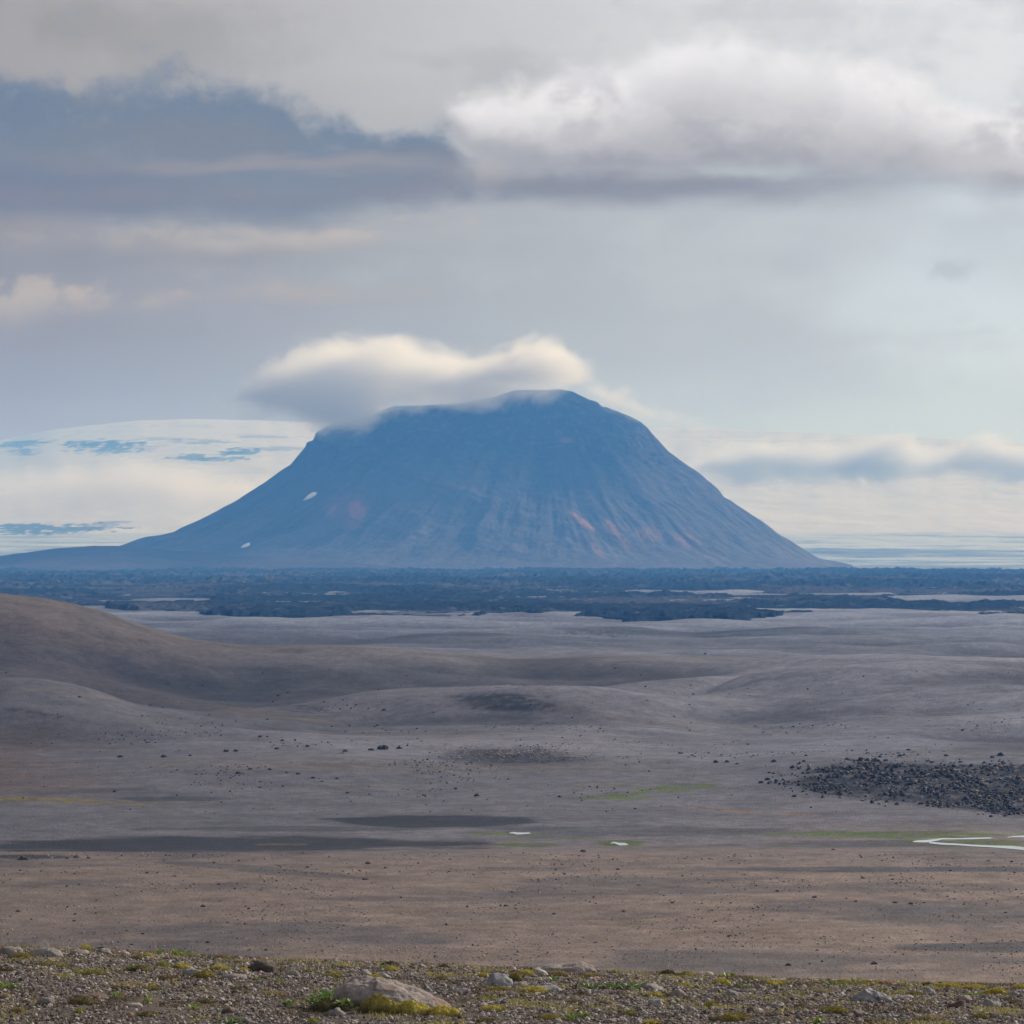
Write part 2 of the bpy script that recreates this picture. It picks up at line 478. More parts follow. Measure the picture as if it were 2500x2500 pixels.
def zplain(x, y):
    r = np.hypot(x, y)
    phi = np.arctan2(x, np.maximum(y, 1e-6))
    fwd = np.maximum(y, .25 * r)
    u = np.clip(1250 + F * x / fwd, -600, 3100)
    d = np.where(y > .25 * r, y, r)
    z = zbase(u, d)
    vg = HOR - F * z / np.maximum(d, 100)
    k = sst(r, 700, 1100)
    z = z + k * (fbm(x / 430, y / 330, 3, 3) * (2.5 * sst(r, 900, 1500) + 17 * sst(r, 1750, 2150)) * (1 - .85 * sst(r, 5000, 5900)) * (1 - .75 * np.exp(-((r - 2640) / 130) ** 2)) + fbm(x / 150, y / 130, 3, 6) * 3.6 * sst(r, 1500, 1900) + fbm(x / 60, y / 90, 4, 9) * (.45 + .8 * sst(r, 1500, 2600)) + fbm(x / 14, y / 14, 3, 21) * .16)
    z = z + 15 * np.exp(-((x - 300) / 150) ** 2 - ((y - 2330) / 190) ** 2) + 9 * np.exp(-((x - 20) / 150) ** 2 - ((y - 2180) / 110) ** 2) - 7 * np.exp(-((x - 130) / 50) ** 2 - ((y - 2150) / 200) ** 2)
    # gullies on the left hill and on the broad slope
    gl = fbm(x / 130 + .25 * y / 130, y / 500, 3, 31, ridged=True)
    z = z - k * sst(u, 900, 200) * sst(r, 1800, 2200) * (1 - sst(r, 2600, 2700)) * 2.2 * gl
    z = z + k * fbm((x + .6 * y) / 160, y / 420, 3, 33, ridged=True) * 1.1 * sst(r, 1700, 2000) * (1 - sst(r, 2550, 2750))
    # furrow running up the slope on the right
    fy = 2250 + (x - 110) * 2.6
    z = z - 3.2 * np.exp(-((x - (95 + (y - 2230) * .42)) / 9) ** 2) * sst(y, 2150, 2250) * (1 - sst(y, 2420, 2500))
    # ripples between lava and slope
    z = z + sst(d, 3300, 3800) * (1 - sst(d, 5600, 6600)) * (fbm(x / 650, y / 380, 3, 51) * 13.0)
    rk = rocky(u, vg, x, y)
    z = z + k * rk * (np.abs(fbm(x / 7, y / 9, 4, 61)) * 2.2)
    # hill under the camera
    hill = -2.1 - .172 * np.maximum(r - 18, 0) - .3
    kk = 6.0
    z = np.where(r < 900, np.maximum(hill, z) + 2.0 * np.exp(-((hill - z) / kk) ** 2) * 0, z)
    return z


def place(u, v, dmin=850., dmax=6500., m_=2600):
    """where the line of sight through photo point (u, v) meets the plain"""
    d = np.exp(np.linspace(math.log(dmin), math.log(dmax), m_))
    x = (u - 1250) / F * d
    z = zplain(x, d)
    s = (HOR - v) / F * d
    hit = np.nonzero(z >= s)[0]
    if len(hit) == 0: return None
    i = hit[0]
    return float(x[i]), float(d[i]), float(z[i])


def plain_colour(x, y, z):
    d = np.maximum(y, 50); u = np.clip(1250 + F * x / d, -900, 3400)
    vg = HOR - F * z / d            # row at which this bit of ground is seen
    n1 = fbm(x / 120, y / 70, 5, 71); n2 = fbm(x / 30, y / 20, 4, 72); n3 = fbm(x / 300, y / 160, 4, 73)
    n4 = fbm(x / 6, y / 7, 3, 74); hN = fbm(x / 430, y / 330, 3, 3) + .4 * fbm(x / 150, y / 130, 3, 6)
    brown = np.array((.198, .154, .132)); grey = np.array((.128, .123, .142)); dark = np.array((.034, .036, .044))
    pale = np.array((.118, .126, .156)); tan = np.array((.200, .150, .118))
    c = np.ones(x.shape + (3,)) * grey
    c = mixc(c, sst(vg + 60 * n3, 2010, 2140), brown)
    c = mixc(c, np.clip(sst(vg, 2050, 2090) * (sst(n1 + .3 * n2, .0, .3)) * .8, 0, 1), np.array((.090, .082, .082)))
    c = mixc(c, np.clip(sst(vg, 2090, 2300) * sst(-n1 + .3 * n2, .1, .35) * .6, 0, 1), tan)
    # dark streaks lower right and below the terrace edge
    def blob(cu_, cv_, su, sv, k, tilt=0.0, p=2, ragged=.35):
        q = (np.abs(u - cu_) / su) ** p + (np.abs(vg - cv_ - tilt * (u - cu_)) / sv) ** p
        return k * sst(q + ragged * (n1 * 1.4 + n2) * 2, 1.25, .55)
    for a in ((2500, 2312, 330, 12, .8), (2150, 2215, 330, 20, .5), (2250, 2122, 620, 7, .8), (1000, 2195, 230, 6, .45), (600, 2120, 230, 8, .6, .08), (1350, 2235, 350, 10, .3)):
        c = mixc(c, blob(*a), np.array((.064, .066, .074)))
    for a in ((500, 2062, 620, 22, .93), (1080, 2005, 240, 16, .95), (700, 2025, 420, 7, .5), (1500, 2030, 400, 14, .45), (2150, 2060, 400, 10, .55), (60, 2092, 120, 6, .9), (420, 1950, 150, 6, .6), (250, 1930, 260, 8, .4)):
        c = mixc(c, blob(*a), dark)  # cloud-shadow bands painted into the ground colour
    # paler sand behind, haze blue mixed into its colour, and brownish spurs
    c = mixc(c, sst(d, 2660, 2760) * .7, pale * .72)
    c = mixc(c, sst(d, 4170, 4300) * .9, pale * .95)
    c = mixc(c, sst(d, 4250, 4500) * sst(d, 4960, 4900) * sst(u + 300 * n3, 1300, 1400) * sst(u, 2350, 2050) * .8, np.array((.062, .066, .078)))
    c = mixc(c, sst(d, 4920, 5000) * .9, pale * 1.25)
    c = mixc(c, np.clip(sst(u, 1100, 100) * sst(d, 2100, 2350) * sst(d, 2700, 2630) * (.8 + n1), 0, .85), np.array((.112, .088, .084)))
    c = mixc(c, np.clip(sst(d, 2450, 2620) * sst(d, 2700, 2640) * .5, 0, 1), np.array((.135, .115, .105)))
    c = mixc(c, np.clip(sst(u, 420, -60) * sst(vg, 1730, 1800) * sst(vg, 1980, 1900) * (.8 + n1 * 1.5), 0, .8), np.array((.118, .085, .074)))
    for a in ((620, 1740, 260, 9, .6, .12), (1000, 1875, 700, 6, .5), (1900, 1785, 260, 6, .35, .1), (1500, 1750, 300, 5, .4, .14), (150, 1690, 200, 5, .5, .1), (700, 1860, 300, 5, .4)):
        c = mixc(c, blob(*a), np.array((.150, .120, .095)))
    for a in ((400, 1655, 190, 20, .85, .26), (600, 1712, 220, 16, .75, .14), (300, 1560, 150, 8, .4, .1), (700, 1640, 260, 8, .3, .05), (100, 1600, 160, 10, .3), (110, 1745, 130, 6, .75, .18), (90, 1620, 110, 4, .6, .15), (1200, 1700, 150, 7, .7), (1230, 1730, 170, 8, .65, .05), (1300, 1768, 70, 5, .85),
              (1830, 1668, 140, 6, .8, -.22), (1700, 1690, 80, 5, .5, -.2), (1950, 1650, 90, 3, .6, -.15), (600, 1885, 200, 8, .5), (1450, 1545, 100, 14, .85), (1620, 1548, 260, 10, .5), (1950, 1545, 200, 6, .45), (2300, 1730, 300, 8, .3), (300, 1380, 1, 1, 0)):
        c = mixc(c, blob(*a, ragged=.7) * sst(n2 + 1.2 * n4 + .5 * n1, -.32, .12), np.array((.040, .040, .046)))  # dark rock patches, plus hollow and furrow shade painted as colour
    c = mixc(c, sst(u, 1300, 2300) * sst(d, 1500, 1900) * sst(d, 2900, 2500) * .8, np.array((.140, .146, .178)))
    rk = rocky(u, vg, x, y)
    c = mixc(c, np.clip(sst(rk, .08, .5) * (.95 + n4 * 1.6 + n2), 0, .96), np.array((.024, .025, .031)))
    # vegetation along the seepages
    gr = np.array((.090, .120, .036)); yl = np.array((.175, .140, .038)); og = np.array((.20, .125, .07))
    for a in ((1580, 1932, 170, 8, 1.0, -.10), (1520, 1946, 95, 11, 1.0), (1250, 2034, 130, 6, 1.0), (1290, 2062, 60, 5, 1.0), (1520, 2056, 60, 8, 1.0), (1400, 2045, 160, 4, .8), (2430, 2056, 230, 20, 1.0), (2300, 2040, 420, 8, .9), (1180, 2033, 60, 3, .8), (2060, 2035, 120, 4, .6)):
        c = mixc(c, blob(*a, ragged=.9) * sst(n2 + n4, -.5, -.05), gr)
    for a in ((180, 1957, 230, 8, 1.0, .035), (1440, 1917, 180, 3, .5, -.02), (850, 1918, 250, 3, .35), (690, 2062, 45, 2, .6), (400, 1862, 60, 3, .5)):
        c = mixc(c, blob(*a, ragged=.9) * sst(n2 + n4, -.3, .15) * .85, yl)
    c = mixc(c, blob(1830, 1982, 150, 4, .75, .06, ragged=.8) * sst(n2 + n4, -.4, .1), og)
    c = c * np.interp(u, [-300, 700, 1500, 2600], [.84, .95, 1.08, 1.22])[..., None]  # brightness falloff painted in: shaded left darker, lit right paler
    c = c * (1 + .22 * n2 + .25 * n4 + .25 * n1 + (.25 * n3 + 1.0 * hN) * sst(d, 1500, 2000))[..., None]  # hN imitates relief shading in the colour: ridges lighter, hollows darker
    c = mixc(c, sst(-hN, .05, .3) * sst(d, 1600, 2000) * sst(d, 5600, 5000) * .5, np.array((.062, .063, .074)))  # shade of the hollows painted in once more
    return np.clip(c, .01, .9)


EXTRA = []   # per column wide margins
aa = np.concatenate([np.linspace(-.172, .172, 1040)])
ang = np.arctan(aa)
side = np.linspace(ang[-1], 2 * math.pi + ang[0], 90)[1:-1]
ANG = np.concatenate([ang, side])
R = np.concatenate([np.exp(np.linspace(math.log(17.5), math.log(800), 50))[:-1], np.exp(np.linspace(math.log(800), math.log(1220), 200))[:-1],
                    np.exp(np.linspace(math.log(1220), math.log(1700), 190))[:-1], np.exp(np.linspace(math.log(1700), math.log(2700), 260))[:-1],
                    np.exp(np.linspace(math.log(2700), math.log(6500), 200))[:-1], np.exp(np.linspace(math.log(6500), math.log(52000), 60))])
RR, AA = np.meshgrid(R, ANG, indexing='ij')
X = RR * np.sin(AA); Y = RR * np.cos(AA)
Z = zplain(X, Y)
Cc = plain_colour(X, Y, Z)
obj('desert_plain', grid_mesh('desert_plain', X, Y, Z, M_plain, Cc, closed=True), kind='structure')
del Cc

# ------------------------------------------------------------------ lava field
aa = np.linspace(-.2, .2, 1150)
Rl = np.concatenate([np.exp(np.linspace(math.log(5300), math.log(9000), 240))[:-1], np.exp(np.linspace(math.log(9000), math.log(20300), 240))])
Yl, Al = np.meshgrid(Rl, aa, indexing='ij'); Xl = Al * Yl
ul = 1250 + F * Al; vl = HOR + F * H / Yl
n = fbm(Xl / 500, Yl / 1200, 4, 80); nb = fbm(Xl / 60, Yl / 160, 5, 85, .6); nc = fbm(Xl / 22, Yl / 60, 4, 88, .6)
edge = np.interp(ul, [-500, 0, 250, 300, 500, 800, 950, 1100, 1250, 1400, 1550, 1800, 1950, 2060, 2200, 2350, 2450, 2600, 3000],
                 [1482, 1482, 1480, 1487, 1500, 1508, 1512, 1508, 1500, 1507, 1513, 1512, 1500, 1490, 1492, 1498, 1508, 1506, 1500])
m = sst(edge + 7 * n + 5 * nb - vl, -1.5, 2.0)
m = m * (1 - np.exp(-((ul - 1700) / 150) ** 4 - ((vl - 1444 + .004 * (ul - 1700)) / 3.4) ** 4))
m = m * (1 - np.exp(-((ul - 1950) / 200) ** 4 - ((vl - 1451) / 2.8) ** 4))
m = m * (1 - sst(ul, 2150, 2260) * np.exp(-((vl - 1462 - 3 * n) / 8.0) ** 4))
m = m * (1 - .95 * np.exp(-((ul - 420) / 90) ** 4 - ((vl - 1463) / 4) ** 4))
rough = 5 + 6.0 * sst(Yl, 7000, 14000)
hz = -116 + m * (13 + 3 * n) + m * rough * (np.abs(nb) * 1.2 + 1.6 * sst(n + .6 * nb, -.1, .5) + .35 * nc) + m * 3 * sst(Yl, 15000, 20000)
lc = np.ones(Xl.shape + (3,)) * np.array((.021, .032, .048))
ln = fbm(Xl / 700, Yl / 900, 4, 92) * 1.3 + .6 * fbm(Xl / 90, Yl / 160, 4, 95)
lc = mixc(lc, sst(ln, .0, .34) * .8 * sst(vl, 1396, 1412), np.array((.075, .078, .092)))
lc = mixc(lc, sst(fbm(Xl / 40, Yl / 90, 3, 97), .22, .45) * .5 * sst(ln, -.2, .1), np.array((.12, .10, .09)))
obj('lava_field', grid_mesh('lava_field', Xl, Yl, hz, M_lava, lc), kind='structure')

# ------------------------------------------------------------------ table mountain
MD = 22500.0; MU = 1320.0; S = MD / F
mx0 = (MU - 1250) * S
def prof(pts, w0):
    return [((abs(a - MU)) * S * w0, (HOR - b) * S) for a, b in pts]
Lp = prof([(1320, 952), (1253, 953), (1200, 972), (1100, 988), (960, 992), (880, 1018), (824, 1031), (800, 1040), (772, 1056), (766, 1074), (750, 1080), (746, 1092), (711, 1133), (650, 1175), (581, 1221), (500, 1264), (431, 1298), (369, 1312), (297, 1334), (200, 1362), (60, 1400)], 1)
Rp = prof([(1320, 952), (1372, 951), (1398, 956), (1471, 994), (1533, 1014), (1564, 1030), (1582, 1046), (1592, 1060), (1647, 1119), (1700, 1158), (1735, 1181), (1758, 1200), (1770, 1220), (1875, 1292), (1957, 1344), (2030, 1386), (2060, 1402)], 1)
# front profile: short plateau, cliff band, straight scree apron
Fp = [(0, 1035), (120, 1030), (330, 985), (480, 925), (560, 800), (640, 735), (900, 560), (1300, 330), (1700, 150), (2050, 30), (2350, -60), (2700, -118)]
Bp = [(0, 1035), (900, 1000), (1200, 800), (2600, -118)]
gx = np.linspace(-2900, 2050, 640); gy = np.linspace(-2900, 1400, 460)
GY, GX = np.meshgrid(gy, gx, indexing='ij')
r = np.hypot(GX, GY); th = np.arctan2(GY, GX)
def pr(p, q): return np.interp(q, [a for a, b in p], [b for a, b in p])
nth = fbm(th * 3.2 + 5, r / 900, 4, 110)
rw = r * (1 + .05 * nth * sst(r, 200, 900) * sst(np.abs(np.sin(th)), 0.02, .3))
zl, zr, zf, zb = pr(Lp, rw), pr(Rp, rw), pr(Fp, rw), pr(Bp, rw)
wx = np.cos(th); wy = np.sin(th)
wl = np.maximum(-wx, 0) ** 1.6; wr = np.maximum(wx, 0) ** 1.6; wf = np.maximum(-wy, 0) ** 1.6; wb = np.maximum(wy, 0) ** 1.6
mz = (zl * wl + zr * wr + zf * wf + zb * wb) / (wl + wr + wf + wb)
slope = sst(mz, -110, 60) * (1 - sst(mz, 930, 1030))
# radial ribs and gullies
g1 = fbm(th * 9, r / 1500, 3, 120, ridged=True); g2 = fbm(th * 24 + 1.6 * nth + .25 * fbm(GX / 300, GY / 300, 3, 126), r / 900, 4, 124, ridged=True); g3 = fbm(th * 55 + 2 * nth, r / 500, 3, 128)
front = sst(-wy, .05, .35)
lowr = .25 + .75 * sst(r, 700, 1500)
mz = mz + front * slope * lowr * (g1 * 20 + g2 * 7 * sst(fbm(GX / 700, GY / 700, 3, 137), -.25, .3) + g3 * 2) + front * slope * fbm(GX / 380, GY / 380, 5, 131) * 44
mz = mz + slope * fbm(GX / 120, GY / 120, 4, 130) * 7
# rough cliff bands, stronger on the right shoulder
cb = sst(mz, 480, 640) * (1 - sst(mz, 900, 1000))
rough = fbm(GX / 70, (GY + 2 * mz) / 90, 5, 133, .6)
mz = mz + cb * front * rough * (24 + 26 * sst(GX, 0, 700))
mz = np.where(cb > 0, mz + cb * front * 13 * np.sin(mz / 21.0 + 3 * nth) * (.4 + rough), mz)
# the low apron hill in front of the middle
ax, ay = -330, -1900
ap = -118 + 150 * np.exp(-((GX - ax) / 620) ** 2 - ((GY - ay) / 520) ** 2) + 8 * fbm(GX / 160, GY / 160, 4, 135)
mz = np.maximum(mz, ap)
ax2 = sst(GX, -2700, -2000)
mz = np.maximum(mz, -118)
mz = np.where((GY > 1350) | (GY < -2870), -118, mz)
# colours: rock and scree, with cloud shade and haze painted in
mu = MU + GX / S; mv = HOR - mz * F / (MD + GY)
mc = np.ones(GX.shape + (3,)) * np.array((.064, .066, .090))
dk = np.array((.016, .020, .028))
mc = mixc(mc, sst(mv + 45 * g1 + 25 * rough, 1235, 1105) * .9, dk)  # dark upper cliffs, with the cloud shadow painted into the rock colour
mc = mixc(mc, sst(mu + 40 * nth, 900, 640) * sst(mv, 1340, 1280) * .7, dk)  # shaded left flank painted darker
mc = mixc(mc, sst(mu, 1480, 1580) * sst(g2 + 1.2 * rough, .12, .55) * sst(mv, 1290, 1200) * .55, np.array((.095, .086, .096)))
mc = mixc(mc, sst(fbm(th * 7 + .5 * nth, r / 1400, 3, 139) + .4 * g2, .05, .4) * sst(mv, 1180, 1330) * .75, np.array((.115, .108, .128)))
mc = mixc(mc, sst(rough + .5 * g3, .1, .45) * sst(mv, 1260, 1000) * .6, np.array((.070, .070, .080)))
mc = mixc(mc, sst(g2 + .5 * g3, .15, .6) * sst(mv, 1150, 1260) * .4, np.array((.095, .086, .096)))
mc = mixc(mc, sst(mv, 1310, 1385) * .6, np.array((.128, .118, .138)))  # pale scree foot, also carries the denser low haze as colour
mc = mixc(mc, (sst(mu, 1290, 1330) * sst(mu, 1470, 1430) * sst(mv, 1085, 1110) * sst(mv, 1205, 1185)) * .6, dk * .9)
def pat(a, b, su, sv, sh=0.0, k=1.0):
    q = ((mu - a - sh * (mv - b)) / su) ** 2 + ((mv - b) / sv) ** 2
    return k * sst(q + .8 * rough + .4 * g3, 1.2, .5)
red = np.array((.29, .125, .095)); ora = np.array((.30, .17, .12))
for a in ((897, 1248, 22, 26, .3, .9), (836, 1245, 8, 16, -.5, .5), (888, 1282, 22, 14, .2, .35), (870, 1240, 60, 40, .0, .25)):
    mc = mixc(mc, pat(*a), red)
for a in ((1400, 1268, 7, 26, .8, .9), (1425, 1285, 6, 20, .8, .7), (1478, 1290, 9, 28, .6, .75), (1500, 1320, 12, 30, .6, .4), (1560, 1305, 30, 20, .6, .35), (1640, 1320, 40, 22, .5, .3), (1440, 1345, 10, 20, .5, .4), (1380, 1075, 20, 8, 0, .3)):
    mc = mixc(mc, pat(*a), ora)
mc = np.clip(mc * (1 + .25 * rough + .15 * g3)[..., None], .01, .9)
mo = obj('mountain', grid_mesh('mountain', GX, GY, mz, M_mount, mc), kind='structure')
mo.location = (mx0, MD, 0)


def mount_z(x, y):
    i = int(np.clip(np.searchsorted(gy, y), 0, len(gy) - 1)); j = int(np.clip(np.searchsorted(gx, x), 0, len(gx) - 1))
    return mz[i, j]
def mount_at(u, v):
    for yy in gy:
        d = MD + yy; x = (u - 1250) / F * d - mx0
        if mount_z(x, yy) >= (HOR - v) / F * d: return x, yy, mount_z(x, yy)
    return None


# foothill on the left
fx = np.linspace(-5200, 900, 420); fy = np.linspace(-1500, 1500, 140)
FY, FX = np.meshgrid(fy, fx, indexing='ij')
FD = 20300.0
fu = 1250 + F * (FX - 0) / FD
fcv = np.interp(fu, [-900, -200, 0, 60, 150, 230, 300, 420, 560, 700, 850, 1000, 1200], [1366, 1368, 1357, 1350, 1338, 1333, 1333, 1343, 1353, 1362, 1372, 1384, 1400])
fz = -118 + ((HOR - fcv) * FD / F + 118) * np.exp(-(FY / 700) ** 2) + fbm(FX / 180, FY / 180, 5, 140) * 7 * np.exp(-(FY / 900) ** 2)
fc = np.ones(FX.shape + (3,)) * np.array((.082, .070, .076))
fc = mixc(fc, sst(fbm(FX / 400, FY / 120, 4, 142), .0, .4) * .5, np.array((.05, .048, .055)))
fo = obj('foothill', grid_mesh('foothill', FX, FY, fz, M_mount, fc), kind='structure')
fo.location = (0, FD, 0)

# ------------------------------------------------------------------ ice cap behind
ga = np.linspace(-.30, .30, 700); gd = np.linspace(26500, 44500, 330)
GD, GA = np.meshgrid(gd, ga, indexing='ij')
gu = 1250 + F * GA
vtop = np.interp(gu, [-1400, 0, 60, 110, 200, 350, 480, 650, 800, 1200, 1590, 1700, 2000, 2250, 2500, 3800], [1160, 1075, 1062, 1052, 1040, 1026, 1023, 1027, 1033, 1034, 1040, 1043, 1058, 1069, 1082, 1150])
vtop = vtop + 2.0 * fbm(gu / 90, gu * 0, 3, 150)
t = (GD - 26500) / (41500 - 26500)
q = np.interp(t, [0, .12, .25, .40, .7, 1.0, 1.05, 1.2], [0, .085, .17, .26, .62, 1.0, 1.0, .9])
vv = 1394 + (vtop - 1394) * q
zi = (HOR - vv) * GD / F
wx_ = GA * GD
zi = zi + fbm(wx_ / 900, GD / 900, 5, 152) * (16 + 20 * (1 - t)) * sst(t, 0, .1) * (1 - sst(t, .8, .95))
ic = np.ones(GD.shape + (3,)) * np.array((.60, .60, .62))
vs = HOR - zi * F / GD
s1 = fbm(wx_ / 1500, vs / 6, 5, 155, .6); s2 = fbm(wx_ / 350, vs / 3.2, 4, 158, .6)
s3 = fbm(gu / 26, vs / 9, 5, 161, .6)
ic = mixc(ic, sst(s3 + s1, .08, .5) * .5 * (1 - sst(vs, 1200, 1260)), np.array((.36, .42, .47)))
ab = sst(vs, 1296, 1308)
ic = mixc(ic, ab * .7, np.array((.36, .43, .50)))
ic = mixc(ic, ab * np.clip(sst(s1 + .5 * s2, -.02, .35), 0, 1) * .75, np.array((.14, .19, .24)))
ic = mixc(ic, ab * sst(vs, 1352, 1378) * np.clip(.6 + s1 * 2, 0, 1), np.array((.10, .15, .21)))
def ip(a, b, su, sv, k=.9, rg=1.3, tl=0.0):
    q = ((gu - a) / (su * 1.25)) ** 2 + ((vs - b - tl * (gu - a)) / (sv * 1.4)) ** 2
    return k * sst(q + rg * 1.6 * (s3 + .8 * s2 + .7 * s1), 1.0, .5)
nun = np.array((.06, .10, .13))
for a in ((265, 1091, 75, 12, .9), (225, 1082, 60, 5, .8), (45, 1085, 60, 6, .8, 1.3, -.1), (60, 1103, 30, 6, .7), (595, 1103, 34, 8, .9), (560, 1108, 26, 6, .8), (470, 1116, 40, 6, .8), (545, 1120, 50, 5, .7), (490, 1078, 70, 4, .55), (680, 1095, 60, 4, .5), (650, 1066, 60, 3, .4), (380, 1072, 60, 3, .4),
          (60, 1291, 170, 10, .95), (230, 1282, 60, 4, .6, 1.3, -.08)):
    ic = mixc(ic, ip(*a), nun)
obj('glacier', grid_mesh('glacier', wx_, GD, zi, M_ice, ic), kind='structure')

# ------------------------------------------------------------------ haze
def box(name, lo, hi, mat):
    v = [(x, y, z) for x in (lo[0], hi[0]) for y in (lo[1], hi[1]) for z in (lo[2], hi[2])]
    f = [(0, 1, 3, 2), (4, 6, 7, 5), (0, 4, 5, 1), (2, 3, 7, 6), (0, 2, 6, 4), (1, 5, 7, 3)]
    me = bpy.data.meshes.new(name); me.from_pydata(v, [], f); me.materials.append(mat)
    return me
def vol_mat(name):
    m = bpy.data.materials.new(name); m.use_nodes = True
    m.node_tree.nodes.clear(); t = NT(m.node_tree)
    pv = t.node('ShaderNodeVolumePrincipled'); o = t.node('ShaderNodeOutputMaterial')
    t.put(o.inputs['Volume'], pv.outputs[0])
    return m, t, pv
mh, th_, pv = vol_mat('haze_air')
pv.inputs['Color'].default_value = (*HAZE_C, 1)
pv.inputs['Absorption Color'].default_value = (1, 1, 1, 1)
pv.inputs['Density'].default_value = HAZE_D
pv.inputs['Anisotropy'].default_value = 0.0
obj('haze', box('haze', (-53000, -53000, -122), (53000, 53000, 1720), mh), kind='stuff')


# ------------------------------------------------------------------ clouds as volumes
def cloud(name, label, d, top, bot, depth, dens, nsc, soft, amp, seed, u0, u1, col=(.97, .97, .98), an=.2, holes=0.0, absorb=1.0, step=1.0):
    k = d / F                                    # metres per photo pixel at that distance
    m, t, p = vol_mat(name + '_vapour')
    tcn = t.node('ShaderNodeTexCoord')
    x, y, z = t.xyz(tcn.outputs['Object'])[:]
    tp = [((a - u0) * k, (HOR - b) * k) for a, b in top]; bt = [((a - u0) * k, (HOR - b) * k) for a, b in bot]
    ct = t.curve(x, tp); cb = t.curve(x, bt)
    pos = tcn.outputs['Object']
    n1 = t.sub(t.noise(t.comb(t.mul(x, .7), y, z), 1.0 / nsc, 6, .62, .8, w=seed), .5)
    nn = t.mul(n1, amp)
    yy = t.m('POWER', t.m('ABSOLUTE', t.mul(y, 1.0 / depth)), 2.0)
    # upper surface bows down towards the front and back of the cloud
    half = t.mul(t.sub(ct, cb), .5)
    mid = t.mul(t.add(ct, cb), .5)
    rel = t.m('ABSOLUTE', t.sub(z, mid))
    lim = t.mul(half, t.m('SQRT', t.m('MAXIMUM', t.sub(1.0, yy), 0.0)))
    dist = t.add(t.sub(lim, rel), nn)
    den = t.ss(dist, 0.0, soft)
    wid = (u1 - u0) * k
    ex = t.mul(t.ss(x, 0, wid * .08), t.ss(x, wid, wid * .80))
    den = t.mul(den, t.mul(ex, t.ss(yy, 1.0, .8)))
    if holes:
        n2 = t.noise(pos, .5 / nsc, 4, .6, .4, w=seed + 5)
        den = t.mul(den, t.ss(n2, .5 - holes, .5 + .18))
    t.put(p.inputs['Density'], t.mul(den, dens))
    p.inputs['Color'].default_value = (*col, 1)
    p.inputs['Absorption Color'].default_value = (absorb, absorb, absorb, 1)
    p.inputs['Anisotropy'].default_value = an
    m.cycles.volume_step_rate = step
        # a rounded hull (an ellipse of points swept along the cloud) carries the vapour
    vs_, fs_ = [], []
    nx, na = 40, 20
    for i in range(nx):
        xx = wid * i / (nx - 1)
        zt_ = np.interp(xx, [a for a, b in tp], [b for a, b in tp]) + amp * .26 + 5
        zb_ = np.interp(xx, [a for a, b in bt], [b for a, b in bt]) - amp * .26 - 5
        for j in range(na):
            a = 2 * math.pi * j / na
            cx = math.copysign(abs(math.cos(a)) ** .5, math.cos(a)); cz = math.copysign(abs(math.sin(a)) ** .5, math.sin(a))
            vs_.append((xx, cx * depth, (zt_ + zb_) / 2 + cz * (zt_ - zb_) / 2))
    for i in range(nx - 1):
        for j in range(na):
            a = i * na + j; b = i * na + (j + 1) % na
            fs_.append((a, b, b + na, a + na))
    fs_.append(tuple(range(na))[::-1]); fs_.append(tuple((nx - 1) * na + j for j in range(na)))
    me = bpy.data.meshes.new(name); me.from_pydata(vs_, [], fs_); me.materials.append(m)
    o = obj(name, me, label=label, category='cloud')
    o.location = ((u0 - 1250) * k, d, 0)
    return o


cloud('cap_cloud', 'cream white cap cloud spilling over the flat summit of the table mountain', MD - 620,
      [(500, 985), (590, 950), (670, 890), (760, 845), (860, 812), (960, 820), (1060, 846), (1160, 853), (1240, 848), (1275, 830), (1340, 830), (1390, 868), (1440, 915), (1520, 962), (1620, 1000), (1760, 1038)],
      [(500, 1000), (600, 1010), (700, 1030), (800, 1062), (870, 1060), (940, 1022), (1000, 1010), (1160, 1004), (1250, 972), (1350, 952), (1400, 950), (1480, 985), (1560, 1010), (1640, 1035), (1760, 1048)],
      640, .0062, 270, 180, 760, 2.0, 500, 1760, an=.15, col=(.97, .975, .985), absorb=.8, step=.5)
cloud('cloud_bank', 'low grey cloud bank lying across the ice cap right of the mountain', 30500,
      [(1640, 1150), (1720, 1105), (1780, 1075), (1880, 1062), (1960, 1078), (2080, 1090), (2200, 1066), (2300, 1080), (2400, 1060), (2500, 1080), (2700, 1080), (2900, 1110)],
      [(1640, 1160), (1720, 1175), (1850, 1188), (1950, 1196), (2100, 1186), (2300, 1184), (2500, 1190), (2700, 1190), (2900, 1180)],
      600, .0075, 420, 200, 750, 9.0, 1640, 2900, col=(.80, .83, .89), absorb=0.0)  # absorbing grey vapour paints in the shaded tone of the bank
cloud('cloud_bank', 'faint cream cloud bank veiling the ice cap left of the mountain', 30000,
      [(-450, 1130), (-200, 1120), (0, 1125), (150, 1115), (350, 1110), (500, 1130), (650, 1140), (760, 1130), (950, 1160)],
      [(-450, 1200), (-200, 1250), (0, 1280), (150, 1278), (350, 1272), (500, 1270), (650, 1250), (760, 1230), (950, 1200)],
      650, .0045, 600, 300, 1000, 15.0, -450, 950, col=(.86, .86, .90), absorb=0.0, holes=.2)

# ------------------------------------------------------------------ foreground ridge of gravel
YC = 17.0
CU = [-600, 0, 264, 528, 792, 1064, 1504, 1700, 1870, 2178, 2500, 3100]
CVv = [2296, 2310, 2323, 2338, 2348, 2359, 2374, 2382, 2392, 2401, 2405, 2412]


